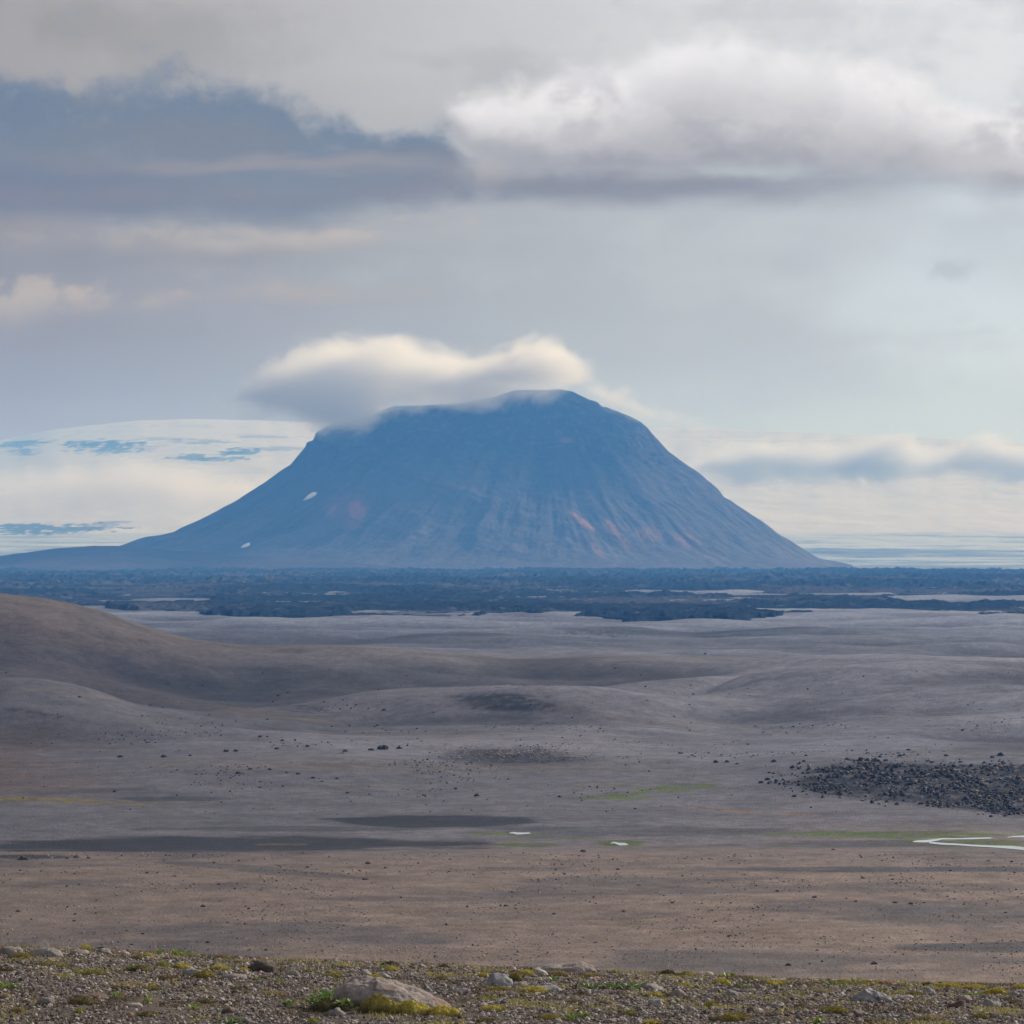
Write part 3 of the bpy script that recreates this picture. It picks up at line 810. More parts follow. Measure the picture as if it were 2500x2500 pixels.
def zfg(x, y):
    x = np.asarray(x, float); y = np.asarray(y, float)
    yy = np.maximum(y, 9.0)
    u = 1250 + F * x / yy
    s = (np.interp(u, CU, CVv) - HOR) / F
    k = (.13295 - s) * 12 / 25.0
    z = -s * yy - k * (yy - YC) ** 2 - .03 * np.maximum(yy - YC, 0) ** 2
    return z + .010 * fbm(x * 1.1, y * .9, 3, 200) + .007 * fbm(x * 5, y * 4, 3, 203)


def fg(u, v):
    """ground point of the near gravel seen at photo point (u, v)"""
    y = np.linspace(11.2, 17.4, 500)
    x = (u - 1250) / F * y
    g = (HOR - zfg(x, y) / y * F) - v            # row of the ground minus wanted row
    i = np.nonzero(g <= 0)[0]
    i = i[0] if len(i) else len(y) - 1
    return float(x[i]), float(y[i]), float(zfg(x[i], y[i]))


gxs = np.concatenate([np.linspace(-25, -4.6, 40)[:-1], np.linspace(-4.6, 4.6, 420), np.linspace(4.6, 25, 40)[1:]])
gys = np.concatenate([np.linspace(-12, 10.4, 40)[:-1], np.linspace(10.4, 19.5, 420), np.linspace(19.5, 24, 12)[1:]])
Yg, Xg = np.meshgrid(gys, gxs, indexing='ij')
Zg = zfg(Xg, Yg)
gn = fbm(Xg * 1.2, Yg * .8, 5, 210); gn2 = fbm(Xg * 18, Yg * 14, 3, 214)
gc = np.ones(Xg.shape + (3,)) * np.array((.095, .078, .068))
gc = mixc(gc, sst(gn, .05, .35) * .6, np.array((.135, .105, .075)))
gc = mixc(gc, sst(-gn, .1, .4) * .4, np.array((.085, .078, .075)))
gc = gc * (1 + .4 * gn2)[..., None]
M_soil = ground_mat('gravel_soil', [(40, .3)], bump=.8, bscale=.02)
obj('gravel_ground', grid_mesh('gravel_ground', Xg, Yg, Zg, M_soil, gc), kind='structure')

rng = np.random.RandomState(5)


def ico(sub):
    import bmesh
    bm = bmesh.new(); bmesh.ops.create_icosphere(bm, subdivisions=sub, radius=1)
    v = np.array([p.co[:] for p in bm.verts]); f = np.array([[q.index for q in p.verts] for p in bm.faces])
    bm.free(); return v, f


def scatter_stones(name, x, y, z, size, colr, mat, flat=.62, **props):
    """many small angular stones joined into one heap"""
    v0, f0 = ico(1)
    K = 24
    protos = []
    for i in range(K):
        p = v0 * (1 + rng.uniform(-.34, .34, (len(v0), 1))) + rng.uniform(-.12, .12, v0.shape)
        p = p * np.array([1, rng.uniform(.6, 1), rng.uniform(.45, .85)])
        protos.append(p)
    protos = np.array(protos)
    n = len(x)
    idx = rng.randint(0, K, n)
    a = rng.uniform(0, 6.283, n); ca, sa = np.cos(a), np.sin(a)
    b = rng.uniform(-.6, .6, n); cb, sb = np.cos(b), np.sin(b)
    p = protos[idx] * (size[:, None, None] * .5)
    px_, py_, pz_ = p[..., 0], p[..., 1], p[..., 2]
    py2 = py_ * cb[:, None] - pz_ * sb[:, None]; pz2 = py_ * sb[:, None] + pz_ * cb[:, None]
    xx = px_ * ca[:, None] - py2 * sa[:, None] + x[:, None]
    yy = px_ * sa[:, None] + py2 * ca[:, None] + y[:, None]
    zz = pz2 + z[:, None] + size[:, None] * .10
    V_ = np.stack([xx, yy, zz], -1).reshape(-1, 3)
    Fc = (f0[None] + (np.arange(n) * len(v0))[:, None, None]).reshape(-1)
    cc = np.repeat(colr, len(v0), 0)
    me = mesh_np(name, V_, Fc, 3, mat, cc, smooth=False)
    return obj(name, me, **props)


n = 100000
yy = rng.uniform(10.9, 18.0, n); uu = rng.uniform(-220, 2720, n)
xx = (uu - 1250) / F * yy
cm = fbm(xx * 1.4, yy * 1.0, 4, 220)
keep = rng.rand(n) < np.clip(.95 - 1.1 * sst(cm, .12, .45), .2, 1)
xx, yy = xx[keep], yy[keep]; n = len(xx)
size = np.clip(np.exp(rng.normal(math.log(.0100), .40, n)), .004, .030)
tone = rng.rand(n, 1)
cc = np.array((.085, .073, .068)) * (1 - tone ** 1.6) + np.array((.46, .405, .375)) * tone ** 1.6
cc = cc * rng.uniform(.75, 1.15, (n, 1))
wh = rng.rand(n) < .025
cc[wh] = np.array((.32, .28, .255)) * rng.uniform(.8, 1.1, (wh.sum(), 1))
rd = rng.rand(n) < .06
cc[rd] = np.array((.20, .13, .10))
scatter_stones('gravel', xx, yy, zfg(xx, yy), size, cc, M_gravel, kind='stuff')


# ------------------------------------------------------------------ labels that count along a row
ORD = ['first', 'second', 'third', 'fourth', 'fifth', 'sixth', 'seventh', 'eighth', 'ninth', 'tenth', 'eleventh', 'twelfth', 'thirteenth', 'fourteenth', 'fifteenth', 'sixteenth', 'seventeenth', 'eighteenth', 'nineteenth', 'twentieth',
       'twenty-first', 'twenty-second', 'twenty-third', 'twenty-fourth', 'twenty-fifth', 'twenty-sixth', 'twenty-seventh', 'twenty-eighth', 'twenty-ninth', 'thirtieth', 'thirty-first', 'thirty-second', 'thirty-third', 'thirty-fourth', 'thirty-fifth', 'thirty-sixth', 'thirty-seventh', 'thirty-eighth', 'thirty-ninth', 'fortieth']


def crest(u): return float(np.interp(u, CU, CVv))
def strip(u, v):
    r = (v - crest(u)) / (2500 - crest(u))
    return 'along the crest' if r < .22 else ('in mid gravel' if r < .62 else 'by the bottom edge')
def ordinal(items, strips):
    """items: list of (u, v); returns 'nth from the left' texts counted inside each strip"""
    out = [None] * len(items)
    for s in set(strips):
        ids = sorted([i for i in range(len(items)) if strips[i] == s], key=lambda i: items[i][0])
        for k, i in enumerate(ids):
            out[i] = 'leftmost' if k == 0 else ('rightmost' if k == len(ids) - 1 else ORD[k] + ' from the left')
    return out


# ------------------------------------------------------------------ rocks on the ridge
PROF = {'dome': [(-1, 0), (-.8, .55), (-.4, .93), (0, 1), (.4, .93), (.8, .55), (1, 0)],
        'left': [(-1, 0), (-.9, .5), (-.68, .93), (-.5, 1), (-.2, .92), (.1, .74), (.45, .52), (.75, .32), (.93, .14), (1, 0)],
        'flat': [(-1, 0), (-.85, .45), (-.6, .75), (-.2, .9), (.2, 1), (.6, .9), (.85, .7), (1, 0)],
        'peak': [(-1, 0), (-.7, .4), (-.3, .95), (-.1, 1), (.15, .9), (.35, .62), (.6, .55), (.85, .3), (1, 0)],
        'spike': [(-1, 0), (-.8, .75), (-.6, 1), (-.2, .7), (.3, .38), (1, 0)]}


def rock(label, kind, u0, u1, v0, v1, shape='dome', seed=0, sub=4, depth=.75, rough=.10, category='rock', name='rock', **props):
    uc = (u0 + u1) / 2
    x, y, z = fg(uc, v1 - 1)
    wdt = (u1 - u0) / F * y; dep = wdt * depth
    hgt = (v1 - v0) / F * y * .98
    y += dep * .42
    x = (uc - 1250) / F * y
    z = float(zfg(x, y))
    v, f = ico(sub)
    P_ = PROF[shape]
    vx, vy, vz_ = v[:, 0], v[:, 1], v[:, 2]
    tp = np.interp(vx, [a for a, b in P_], [b for a, b in P_])
    base = np.sqrt(np.maximum(1 - vx ** 2, 1e-4))
    zz = np.where(vz_ > 0, np.clip(vz_ / base, 0, 1) ** .8 * tp, vz_ * .45)
    pts = np.stack([vx * wdt / 2, vy * dep / 2, zz * hgt], -1)
    q = min(wdt, dep, hgt * 2)
    out = np.empty_like(pts)
    for i, p in enumerate(pts):
        s_ = Vector(p) / max(wdt, 1e-3) * 3.2 + Vector((seed * 3.7, seed * 1.3, 0))
        d1 = mn.fractal(s_, 1.0, 2.0, 5) * rough
        c1 = (mn.cell(s_ * 2.2) - .5) * rough * .35
        c2 = mn.fractal(s_ * 5, .8, 2.1, 4) * rough * .25
        n_ = Vector(v[i])
        out[i] = p + np.array(n_) * (d1 + c1 + c2) * q * 1.6
    me = mesh_np(name, out, f.reshape(-1), 3, M_rock[kind])
    o = obj(name, me, label=label, category=category, **props)
    o.location = (x, y, z - hgt * .04)
    return o


big = rock('large pinkish grey boulder with orange patches behind a strip of yellow moss', 'pink', 806, 1120, 2394, 2466, 'left', 1, 6, .62, .050, 'boulder', 'boulder')
big.rotation_euler = (0, .075, 0); big.location.z += .006
rock('dark brown domed rock just below the crest left of centre', 'dark', 600, 682, 2343, 2375, 'dome', 2, 4)
rock('smooth grey domed rock above and right of the large boulder', 'blue', 1180, 1256, 2377, 2410, 'dome', 3, 4, .8, .05)
rock('long flat pinkish slab lying on the crest near the centre', 'pink', 1298, 1458, 2349, 2375, 'flat', 4, 5, .5, .07)
rock('grey angular peaked rock in the gravel at the right', 'blue', 2074, 2180, 2408, 2447, 'peak', 5, 5, .7, .09)
rock('long dark slab standing out on the left crest beside moss', 'dark', 223, 292, 2303, 2322, 'left', 6, 4, .6)
RK = [  # u0,u1,v0,v1,kind,shape,look
    (-12, 56, 2309, 2334, 'grey', 'flat', 'broad weathered grey rock'), (68, 160, 2316, 2336, 'grey', 'flat', 'low cracked grey rock'), (168, 222, 2317, 2333, 'grey', 'dome', 'rounded grey rock'),
    (232, 276, 2316, 2331, 'pink', 'dome', 'pale pinkish rock'), (280, 318, 2321, 2334, 'white', 'flat', 'whitish flat stone'), (320, 330, 2300, 2301, None, None, ''),
    (805, 828, 2339, 2352, 'white', 'dome', 'small pale domed stone'), (930, 960, 2338, 2352, 'pink', 'peak', 'small pinkish pointed stone'), (1016, 1043, 2354, 2364, 'white', 'dome', 'small pale stone'),
    (695, 736, 2372, 2385, 'grey', 'flat', 'flat grey stone'), (537, 604, 2379, 2392, 'pink', 'flat', 'flat pinkish stone'), (442, 500, 2364, 2382, 'grey', 'dome', 'grey rounded stone between moss'),
    (88, 134, 2436, 2454, 'grey', 'flat', 'half buried grey stone'), (172, 266, 2427, 2442, 'brown', 'flat', 'long half buried brown stone'), (545, 575, 2458, 2466, 'grey', 'dome', 'low grey stone'),
    (540, 575, 2462, 2474, 'brown', 'flat', 'low brown stone'), (798, 846, 2462, 2480, 'grey', 'dome', 'smooth grey stone'), (1032, 1061, 2401, 2422, 'blue', 'spike', 'sharp bluish pointed stone'),
    (875, 906, 2366, 2383, 'white', 'dome', 'pale rounded stone'), (918, 956, 2373, 2391, 'white', 'peak', 'pale angular stone'), (1296, 1342, 2363, 2384, 'white', 'left', 'whitish sloping slab'),
    (1294, 1372, 2403, 2424, 'blue', 'flat', 'flat bluish slab'), (1104, 1148, 2412, 2425, 'blue', 'flat', 'flat bluish stone'), (1405, 1445, 2412, 2429, 'pink', 'dome', 'pinkish domed stone'),
    (1564, 1625, 2402, 2421, 'grey', 'left', 'grey sloping rock'), (1630, 1678, 2416, 2437, 'pink', 'dome', 'pinkish rounded rock'), (1578, 1620, 2440, 2457, 'blue', 'flat', 'bluish flat stone'),
    (1838, 1872, 2401, 2419, 'pink', 'left', 'pinkish sloping rock'), (1767, 1806, 2416, 2435, 'grey', 'dome', 'grey rock capped with moss'), (1727, 1762, 2410, 2422, 'grey', 'flat', 'grey flat stone'),
    (1868, 1920, 2388, 2397, 'white', 'flat', 'pale flat slab'), (2141, 2184, 2396, 2408, 'red', 'dome', 'reddish brown rock'), (2252, 2286, 2408, 2426, 'blue', 'peak', 'bluish angular rock'),
    (2388, 2432, 2417, 2430, 'pink', 'flat', 'pinkish flat stone'), (2392, 2444, 2440, 2457, 'blue', 'peak', 'bluish grey rock'), (2330, 2374, 2428, 2445, 'pink', 'dome', 'pinkish grey rock'),
    (2308, 2358, 2444, 2463, 'brown', 'flat', 'brown half buried rock'), (2184, 2238, 2430, 2442, 'white', 'flat', 'whitish flat stone'), (2070, 2106, 2464, 2477, 'pink', 'flat', 'pinkish flat stone'),
    (2150, 2166, 2442, 2457, 'red', 'peak', 'small reddish stone'), (2024, 2048, 2391, 2399, 'white', 'dome', 'small pale stone'), (1648, 1678, 2364, 2374, 'blue', 'flat', 'bluish flat rock'),
    (1696, 1744, 2372, 2382, 'white', 'flat', 'whitish flat stone'), (1345, 1372, 2488, 2500, 'grey', 'dome', 'grey domed stone'), (590, 630, 2487, 2502, 'grey', 'left', 'grey stone'),
    (300, 350, 2450, 2460, 'pink', 'flat', 'thin pinkish stone'), (1870, 1910, 2450, 2461, 'grey', 'flat', 'thin grey stone'), (1675, 1700, 2458, 2468, 'blue', 'flat', 'small bluish stone'), (1470, 1505, 2488, 2498, 'pink', 'flat', 'thin pinkish stone'),
    (1240, 1290, 2400, 2409, 'pink', 'flat', 'thin pinkish slab'), (2450, 2490, 2422, 2433, 'grey', 'dome', 'grey rounded stone'), (1000, 1030, 2466, 2470, None, None, ''),
]
RK = [a for a in RK if a[4]]
st = [strip((a[0] + a[1]) / 2, a[3]) for a in RK]
od = ordinal([((a[0] + a[1]) / 2, a[3]) for a in RK], st)
for i, a in enumerate(RK):
    rock(f'{a[6]}, {od[i]} of the stones {st[i]}', a[4], a[0], a[1], a[2], a[3], a[5], 10 + i, 3, random.Random(i).uniform(.5, .85), .12, 'stone', 'stone', group='stones scattered over the gravel ridge')

# ------------------------------------------------------------------ moss cushions
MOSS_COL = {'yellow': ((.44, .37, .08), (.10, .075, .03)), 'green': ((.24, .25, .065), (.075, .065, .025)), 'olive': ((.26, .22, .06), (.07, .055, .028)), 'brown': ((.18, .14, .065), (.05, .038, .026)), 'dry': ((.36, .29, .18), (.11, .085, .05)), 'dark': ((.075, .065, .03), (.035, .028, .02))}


def spikes(px_, py_, pz_, ln, wd, lean, rs):
    n = len(px_)
    a = rs.uniform(0, 6.283, n)
    dx_ = np.cos(a) * wd; dy_ = np.sin(a) * wd
    tx = px_ + rs.normal(0, 1, n) * lean * ln; ty = py_ + rs.normal(0, 1, n) * lean * ln; tz = pz_ + ln
    V_ = np.stack([np.stack([px_ - dx_, py_ - dy_, pz_ - ln * .2], -1), np.stack([px_ + dx_, py_ + dy_, pz_ - ln * .2], -1), np.stack([tx, ty, tz], -1)], 1)
    return V_.reshape(-1, 3)


def moss(label, tone, u0, u1, v0, v1, seed, group=None):
    rs = np.random.RandomState(seed)
    uc = (u0 + u1) / 2
    x, y, z = fg(uc, v1 - 1)
    wdt = (u1 - u0) / F * y; dep = min(max(wdt * .8, .05), .28); hgt = max((v1 - v0) / F * y * .72 - dep * .03, .010)
    y += dep * .42
    x = (uc - 1250) / F * y
    nr, na = 16, 48
    rr = np.linspace(0, 1, nr); an = np.linspace(0, 2 * math.pi, na, endpoint=False)
    A_, R_ = np.meshgrid(an, rr)
    out = 1 + .30 * fbm(np.cos(A_) * 1.5 + seed, np.sin(A_) * 1.5, 3, 230)
    lx = np.cos(A_) * R_ * wdt / 2 * out; ly = np.sin(A_) * R_ * dep / 2 * out
    lump = fbm((x + lx) * 22, (y + ly) * 22, 4, 233)
    prof_ = (1 - R_ ** 2.4) ** .8
    lz = hgt * prof_ * (1 + .55 * lump) + .004 * fbm((x + lx) * 120, (y + ly) * 120, 2, 236) - .006 * (R_ > .98)
    gz = zfg(x + lx, y + ly) - zfg(x, y)
    lz = lz + gz
    i = np.arange(nr * na).reshape(nr, na); i = np.concatenate([i, i[:, :1]], 1)
    q = np.stack([i[:-1, :-1], i[:-1, 1:], i[1:, 1:], i[1:, :-1]], -1).reshape(-1, 4)
    V1 = np.stack([lx, ly, lz], -1).reshape(-1, 3)
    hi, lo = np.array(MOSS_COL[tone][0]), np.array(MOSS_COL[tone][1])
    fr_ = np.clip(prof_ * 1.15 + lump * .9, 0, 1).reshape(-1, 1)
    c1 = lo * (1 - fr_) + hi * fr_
    ns = int(np.clip(wdt * dep * 90000, 160, 2600))
    k = rs.randint(0, nr * na, ns)
    wgt = rs.rand(ns) < (R_.reshape(-1)[k] + .15)
    k = k[wgt]; ns = len(k)
    jx = rs.normal(0, .004, ns); jy = rs.normal(0, .004, ns)
    V2 = spikes(V1[k, 0] + jx, V1[k, 1] + jy, V1[k, 2], rs.uniform(.003, .009, ns), .0016, .55, rs)
    c2 = np.repeat(c1[k] * rs.uniform(.7, 1.45, (ns, 1)), 3, 0)
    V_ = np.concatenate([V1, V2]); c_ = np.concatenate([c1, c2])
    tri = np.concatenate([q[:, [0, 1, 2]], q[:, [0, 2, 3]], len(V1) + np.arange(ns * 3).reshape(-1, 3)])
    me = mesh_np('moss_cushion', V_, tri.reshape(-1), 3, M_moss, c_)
    o = obj('moss_cushion', me, label=label, category='moss')
    o['group'] = group or 'moss cushions on the gravel ridge'
    o.location = (x, y, float(zfg(x, y)) - .002)
    return o


MS = [(18, 92, 2323, 2342, 'olive'), (194, 230, 2304, 2323, 'yellow'), (84, 182, 2350, 2361, 'olive'), (189, 264, 2365, 2383, 'olive'), (264, 343, 2399, 2416, 'dry'), (343, 405, 2408, 2418, 'olive'), (346, 376, 2324, 2339, 'yellow'), (320, 358, 2332, 2345, 'brown'),
      (376, 420, 2346, 2361, 'green'), (306, 376, 2350, 2374, 'brown'), (420, 470, 2350, 2366, 'yellow'), (466, 534, 2366, 2390, 'olive'), (378, 440, 2381, 2394, 'brown'), (508, 574, 2355, 2370, 'yellow'), (580, 612, 2362, 2374, 'yellow'), (526, 570, 2330, 2342, 'olive'),
      (667, 706, 2362, 2376, 'brown'), (742, 768, 2364, 2376, 'olive'), (783, 842, 2373, 2388, 'olive'), (614, 649, 2387, 2396, 'green'), (662, 697, 2390, 2401, 'green'), (625, 706, 2418, 2432, 'dry'), (163, 246, 2434, 2455, 'brown'), (745, 786, 2486, 2500, 'green'), (183, 204, 2461, 2475, 'green'),
      (829, 856, 2350, 2361, 'yellow'), (930, 974, 2345, 2359, 'dark'), (936, 978, 2358, 2374, 'yellow'), (888, 948, 2376, 2392, 'yellow'), (796, 842, 2376, 2387, 'brown'), (1064, 1100, 2352, 2366, 'dark'), (1163, 1198, 2371, 2388, 'yellow'), (1238, 1277, 2365, 2396, 'olive'), (1264, 1312, 2365, 2383, 'yellow'),
      (1168, 1264, 2407, 2422, 'olive'), (1264, 1348, 2406, 2427, 'yellow'), (1160, 1222, 2431, 2445, 'green'), (1163, 1244, 2453, 2471, 'yellow'), (1315, 1370, 2475, 2493, 'olive'), (1335, 1392, 2369, 2386, 'olive'), (1490, 1515, 2364, 2378, 'yellow'), (1608, 1652, 2366, 2383, 'dark'), (1572, 1620, 2419, 2435, 'yellow'), (1618, 1652, 2424, 2436, 'olive'),
      (1515, 1559, 2465, 2481, 'green'), (1568, 1622, 2488, 2502, 'yellow'), (1158, 1208, 2481, 2499, 'brown'), (1648, 1698, 2369, 2387, 'olive'), (1736, 1790, 2387, 2408, 'yellow'), (1820, 1852, 2381, 2396, 'olive'), (1859, 1926, 2391, 2408, 'yellow'), (1646, 1692, 2398, 2410, 'yellow'), (1718, 1758, 2444, 2460, 'olive'),
      (1732, 1838, 2469, 2496, 'olive'), (1994, 2080, 2453, 2476, 'olive'), (2012, 2092, 2391, 2406, 'olive'), (2088, 2146, 2392, 2404, 'olive'), (2210, 2250, 2417, 2432, 'olive'), (2250, 2280, 2395, 2410, 'dark'), (2284, 2352, 2398, 2414, 'yellow'), (2340, 2420, 2400, 2418, 'yellow'), (2396, 2470, 2402, 2432, 'yellow'), (2462, 2530, 2400, 2416, 'yellow'),
      (2229, 2312, 2475, 2494, 'dry'), (2370, 2414, 2471, 2490, 'olive'), (1978, 2030, 2411, 2426, 'dry'), (2198, 2234, 2451, 2470, 'dry'), (1934, 1970, 2449, 2463, 'brown'), (1772, 1802, 2424, 2434, 'yellow'), (0, 40, 2360, 2372, 'brown'), (560, 600, 2410, 2420, 'brown'), (700, 730, 2342, 2352, 'olive'), (1060, 1100, 2382, 2394, 'brown'), (1415, 1470, 2375, 2388, 'olive'),
      (1380, 1430, 2440, 2452, 'brown'), (1460, 1500, 2440, 2450, 'dry'), (2460, 2500, 2440, 2452, 'brown'), (1950, 1990, 2400, 2412, 'brown'), (20, 60, 2462, 2476, 'brown'), (330, 390, 2470, 2484, 'brown'), (480, 530, 2440, 2452, 'brown'), (0, 30, 2425, 2440, 'dry'), (1890, 1940, 2484, 2498, 'dry'), (2100, 2150, 2486, 2500, 'brown'), (1050, 1100, 2478, 2490, 'dry')]
TN = {'yellow': 'bright yellow-green', 'green': 'green', 'olive': 'olive', 'brown': 'brownish', 'dry': 'dry straw-coloured', 'dark': 'dark'}
st = [strip((a[0] + a[1]) / 2, a[3]) for a in MS]
od = ordinal([((a[0] + a[1]) / 2, a[3]) for a in MS], st)
for i, a in enumerate(MS):
    moss(f'{TN[a[4]]} moss cushion, {od[i]} of the cushions {st[i]}', a[4], a[0], a[1], a[2], a[3], 300 + i)
moss('thick mound of yellow-brown moss against the left front of the large boulder', 'olive', 872, 985, 2424, 2476, 401, 'moss against the large boulder')
moss('yellow moss mound along the front foot of the large boulder', 'yellow', 945, 1060, 2436, 2480, 402, 'moss against the large boulder')
moss('thin strip of yellow moss at the right foot of the large boulder', 'yellow', 1030, 1135, 2454, 2484, 403, 'moss against the large boulder')
moss('dark brown moss under the green leaves left of the large boulder', 'dark', 735, 895, 2436, 2472, 404, 'moss against the large boulder')


# ------------------------------------------------------------------ leafy plants
def leaves(pts, rs, size, up=.8):
    V_, F_ = [], []
    for (cx, cy, cz) in pts:
        L = size * rs.uniform(.7, 1.25); W = L * rs.uniform(.36, .5)
        az = rs.uniform(0, 6.283); el = rs.uniform(.35, 1.45) * up
        d = Vector((math.cos(az) * math.cos(el), math.sin(az) * math.cos(el), math.sin(el)))
        s_ = Vector((-math.sin(az), math.cos(az), 0)); n_ = d.cross(s_)
        roll = rs.uniform(-.7, .7); s_ = s_ * math.cos(roll) + n_ * math.sin(roll); n_ = d.cross(s_)
        b = len(V_); c0 = Vector((cx, cy, cz))
        for t_, w_ in ((0, .10), (.25, .55), (.55, 1), (.8, .8), (1, .12)):
            q = c0 + d * L * t_ - n_ * L * .18 * t_ * t_
            V_ += [q - s_ * W * .5 * w_ + n_ * W * .12 * w_, q, q + s_ * W * .5 * w_ + n_ * W * .12 * w_]
        for k in range(4):
            a = b + 3 * k
            F_ += [(a, a + 1, a + 4, a + 3), (a + 1, a + 2, a + 5, a + 4)]
    return V_, F_


def tube(V_, F_, p0, p1, r0, r1, sides=5):
    d = (Vector(p1) - Vector(p0)); q = d.to_track_quat('Z', 'Y')
    b = len(V_)
    for p, r_ in ((p0, r0), (p1, r1)):
        for k in range(sides):
            a = 6.283 * k / sides
            V_.append(Vector(p) + q @ Vector((math.cos(a) * r_, math.sin(a) * r_, 0)))
    for k in range(sides):
        F_.append((b + k, b + (k + 1) % sides, b + sides + (k + 1) % sides, b + sides + k))


def pymesh(name, V_, F_, mat):
    me = bpy.data.meshes.new(name); me.from_pydata([tuple(v) for v in V_], [], F_); me.materials.append(mat)
    me.polygons.foreach_set('use_smooth', [True] * len(me.polygons))
    return me


def plant(label, u0, u1, v0, v1, n, seed, mat=None, size=.024, group='low green leafy plants on the gravel ridge'):
    rs = np.random.RandomState(seed)
    uc = (u0 + u1) / 2
    x, y, z = fg(uc, v1 - 1)
    wdt = (u1 - u0) / F * y; h = (v1 - v0) / F * y
    y += .02
    root = bpy.data.objects.new('leafy_plant', None); link(root)
    root.location = (x, y, z); root.empty_display_size = .02
    root['label'] = label; root['category'] = 'plant'; root['group'] = group
    for k in range(n):
        q = (rs.uniform(-.5, .5) * wdt, rs.normal(0, .03), 0)
        hh = rs.uniform(.0, max(h - size * .8, .004))
        dzg = float(zfg(x + q[0], y + q[1])) - z
        V2, F2 = [], []
        tube(V2, F2, (0, 0, -.004), (rs.normal(0, .003), 0, hh + .004), .0012, .0008)
        sm = obj('stem', pymesh('stem', V2, F2, M_twig), root); sm.location = (q[0], q[1], dzg)
        pts = [(rs.normal(0, .003), rs.normal(0, .003), hh * rs.uniform(.6, 1)) for j in range(rs.randint(3, 6))]
        V_, F_ = leaves(pts, rs, size)
        obj('leaves', pymesh('leaves', V_, F_, mat or M_leaf), sm)
    return root


PL = [(414, 474, 2314, 2337, 16, 1), (383, 401, 2319, 2330, 5, 1), (317, 352, 2355, 2373, 11, 0), (-4, 24, 2399, 2418, 8, 1), (38, 55, 2398, 2415, 4, 0), (462, 480, 2450, 2466, 4, 1), (541, 580, 2488, 2503, 9, 0), (1350, 1368, 2387, 2398, 4, 0), (1420, 1480, 2399, 2416, 14, 0), (1478, 1566, 2397, 2418, 22, 0),
      (1385, 1412, 2477, 2493, 7, 1), (1416, 1440, 2475, 2485, 4, 1), (1764, 1806, 2376, 2387, 9, 1), (1800, 1840, 2398, 2414, 7, 0), (2024, 2052, 2395, 2410, 8, 0), (2366, 2390, 2424, 2437, 5, 1), (1385, 1410, 2362, 2371, 5, 0), (2080, 2100, 2390, 2400, 5, 1), (280, 300, 2432, 2440, 3, 1), (350, 372, 2438, 2447, 4, 1), (925, 940, 2358, 2367, 3, 0), (1990, 2015, 2494, 2502, 5, 1)]
st = [strip((a[0] + a[1]) / 2, a[3]) for a in PL]
od = ordinal([((a[0] + a[1]) / 2, a[3]) for a in PL], st)
for i, a in enumerate(PL):
    big_ = 'wide patch of green leaves' if a[4] > 12 else ('small green leafy clump' if a[4] > 5 else 'tiny green leafy sprig')
    plant(f'{big_}, {od[i]} of the leafy plants {st[i]}', a[0], a[1], a[2], a[3], a[4], 500 + i, M_leafy if a[5] else M_leaf)
plant('upright green leaves growing at the left end of the large boulder', 752, 800, 2418, 2462, 14, 551, size=.03, group='leafy plants beside the large boulder')
plant('tall green leafy sprigs standing before the left face of the large boulder', 790, 822, 2412, 2440, 9, 552, size=.03, group='leafy plants beside the large boulder')
plant('green leafy clump on the moss in front of the large boulder', 828, 856, 2434, 2470, 10, 553, size=.03, group='leafy plants beside the large boulder')
plant('bright green leaves next to the moss mound of the large boulder', 858, 894, 2424, 2454, 10, 554, size=.03, group='leafy plants beside the large boulder')
plant('small separate green sprig farthest left of the large boulder', 688, 708, 2440, 2460, 6, 555, size=.024, group='leafy plants beside the large boulder')

# dead branch arching beside the boulder
V2, F2 = [], []
bx_, by_, bz_ = fg(740, 2458)
pp = [(-.045, 0, 0), (-.04, 0, .018), (-.022, .004, .030), (.0, .002, .031), (.016, 0, .024), (.026, -.002, .008)]
for a, b in zip(pp[:-1], pp[1:]): tube(V2, F2, a, b, .0022, .0018)
for a, b in (((0, .0, .031), (.03, .01, .040)), ((-.03, 0, .024), (-.055, .0, .03)), ((-.02, -.01, .004), (.04, -.02, .010)), ((.04, -.02, .010), (.06, -.015, .004))): tube(V2, F2, a, b, .0018, .001)
o = obj('dead_branch', pymesh('dead_branch', V2, F2, M_twig), label='bleached dead twig arching over the ground left of the boulder plants', category='branch')
o.location = (bx_, by_, bz_)
# dark twig stumps
for i, (u, v, hh, tx_) in enumerate(((1405, 2416, .030, 'dark curled dead twig left of the wide leaf patch'), (1888, 2390, .022, 'dark forked twig standing on the right crest'))):
    V2, F2 = [], []
    x, y, z = fg(u, v)
    tube(V2, F2, (0, 0, -.01), (.004, 0, hh * .7), .006, .004); tube(V2, F2, (.004, 0, hh * .65), (-.008, 0, hh * 1.1), .003, .001); tube(V2, F2, (.003, 0, hh * .5), (.012, .004, hh * 1.25), .003, .001)
    tube(V2, F2, (0, 0, 0), (-.02, .01, hh * .45), .004, .002)
    o = obj('dead_twig', pymesh('dead_twig', V2, F2, M_rock['dark']), label=tx_, category='twig'); o.location = (x, y, z)

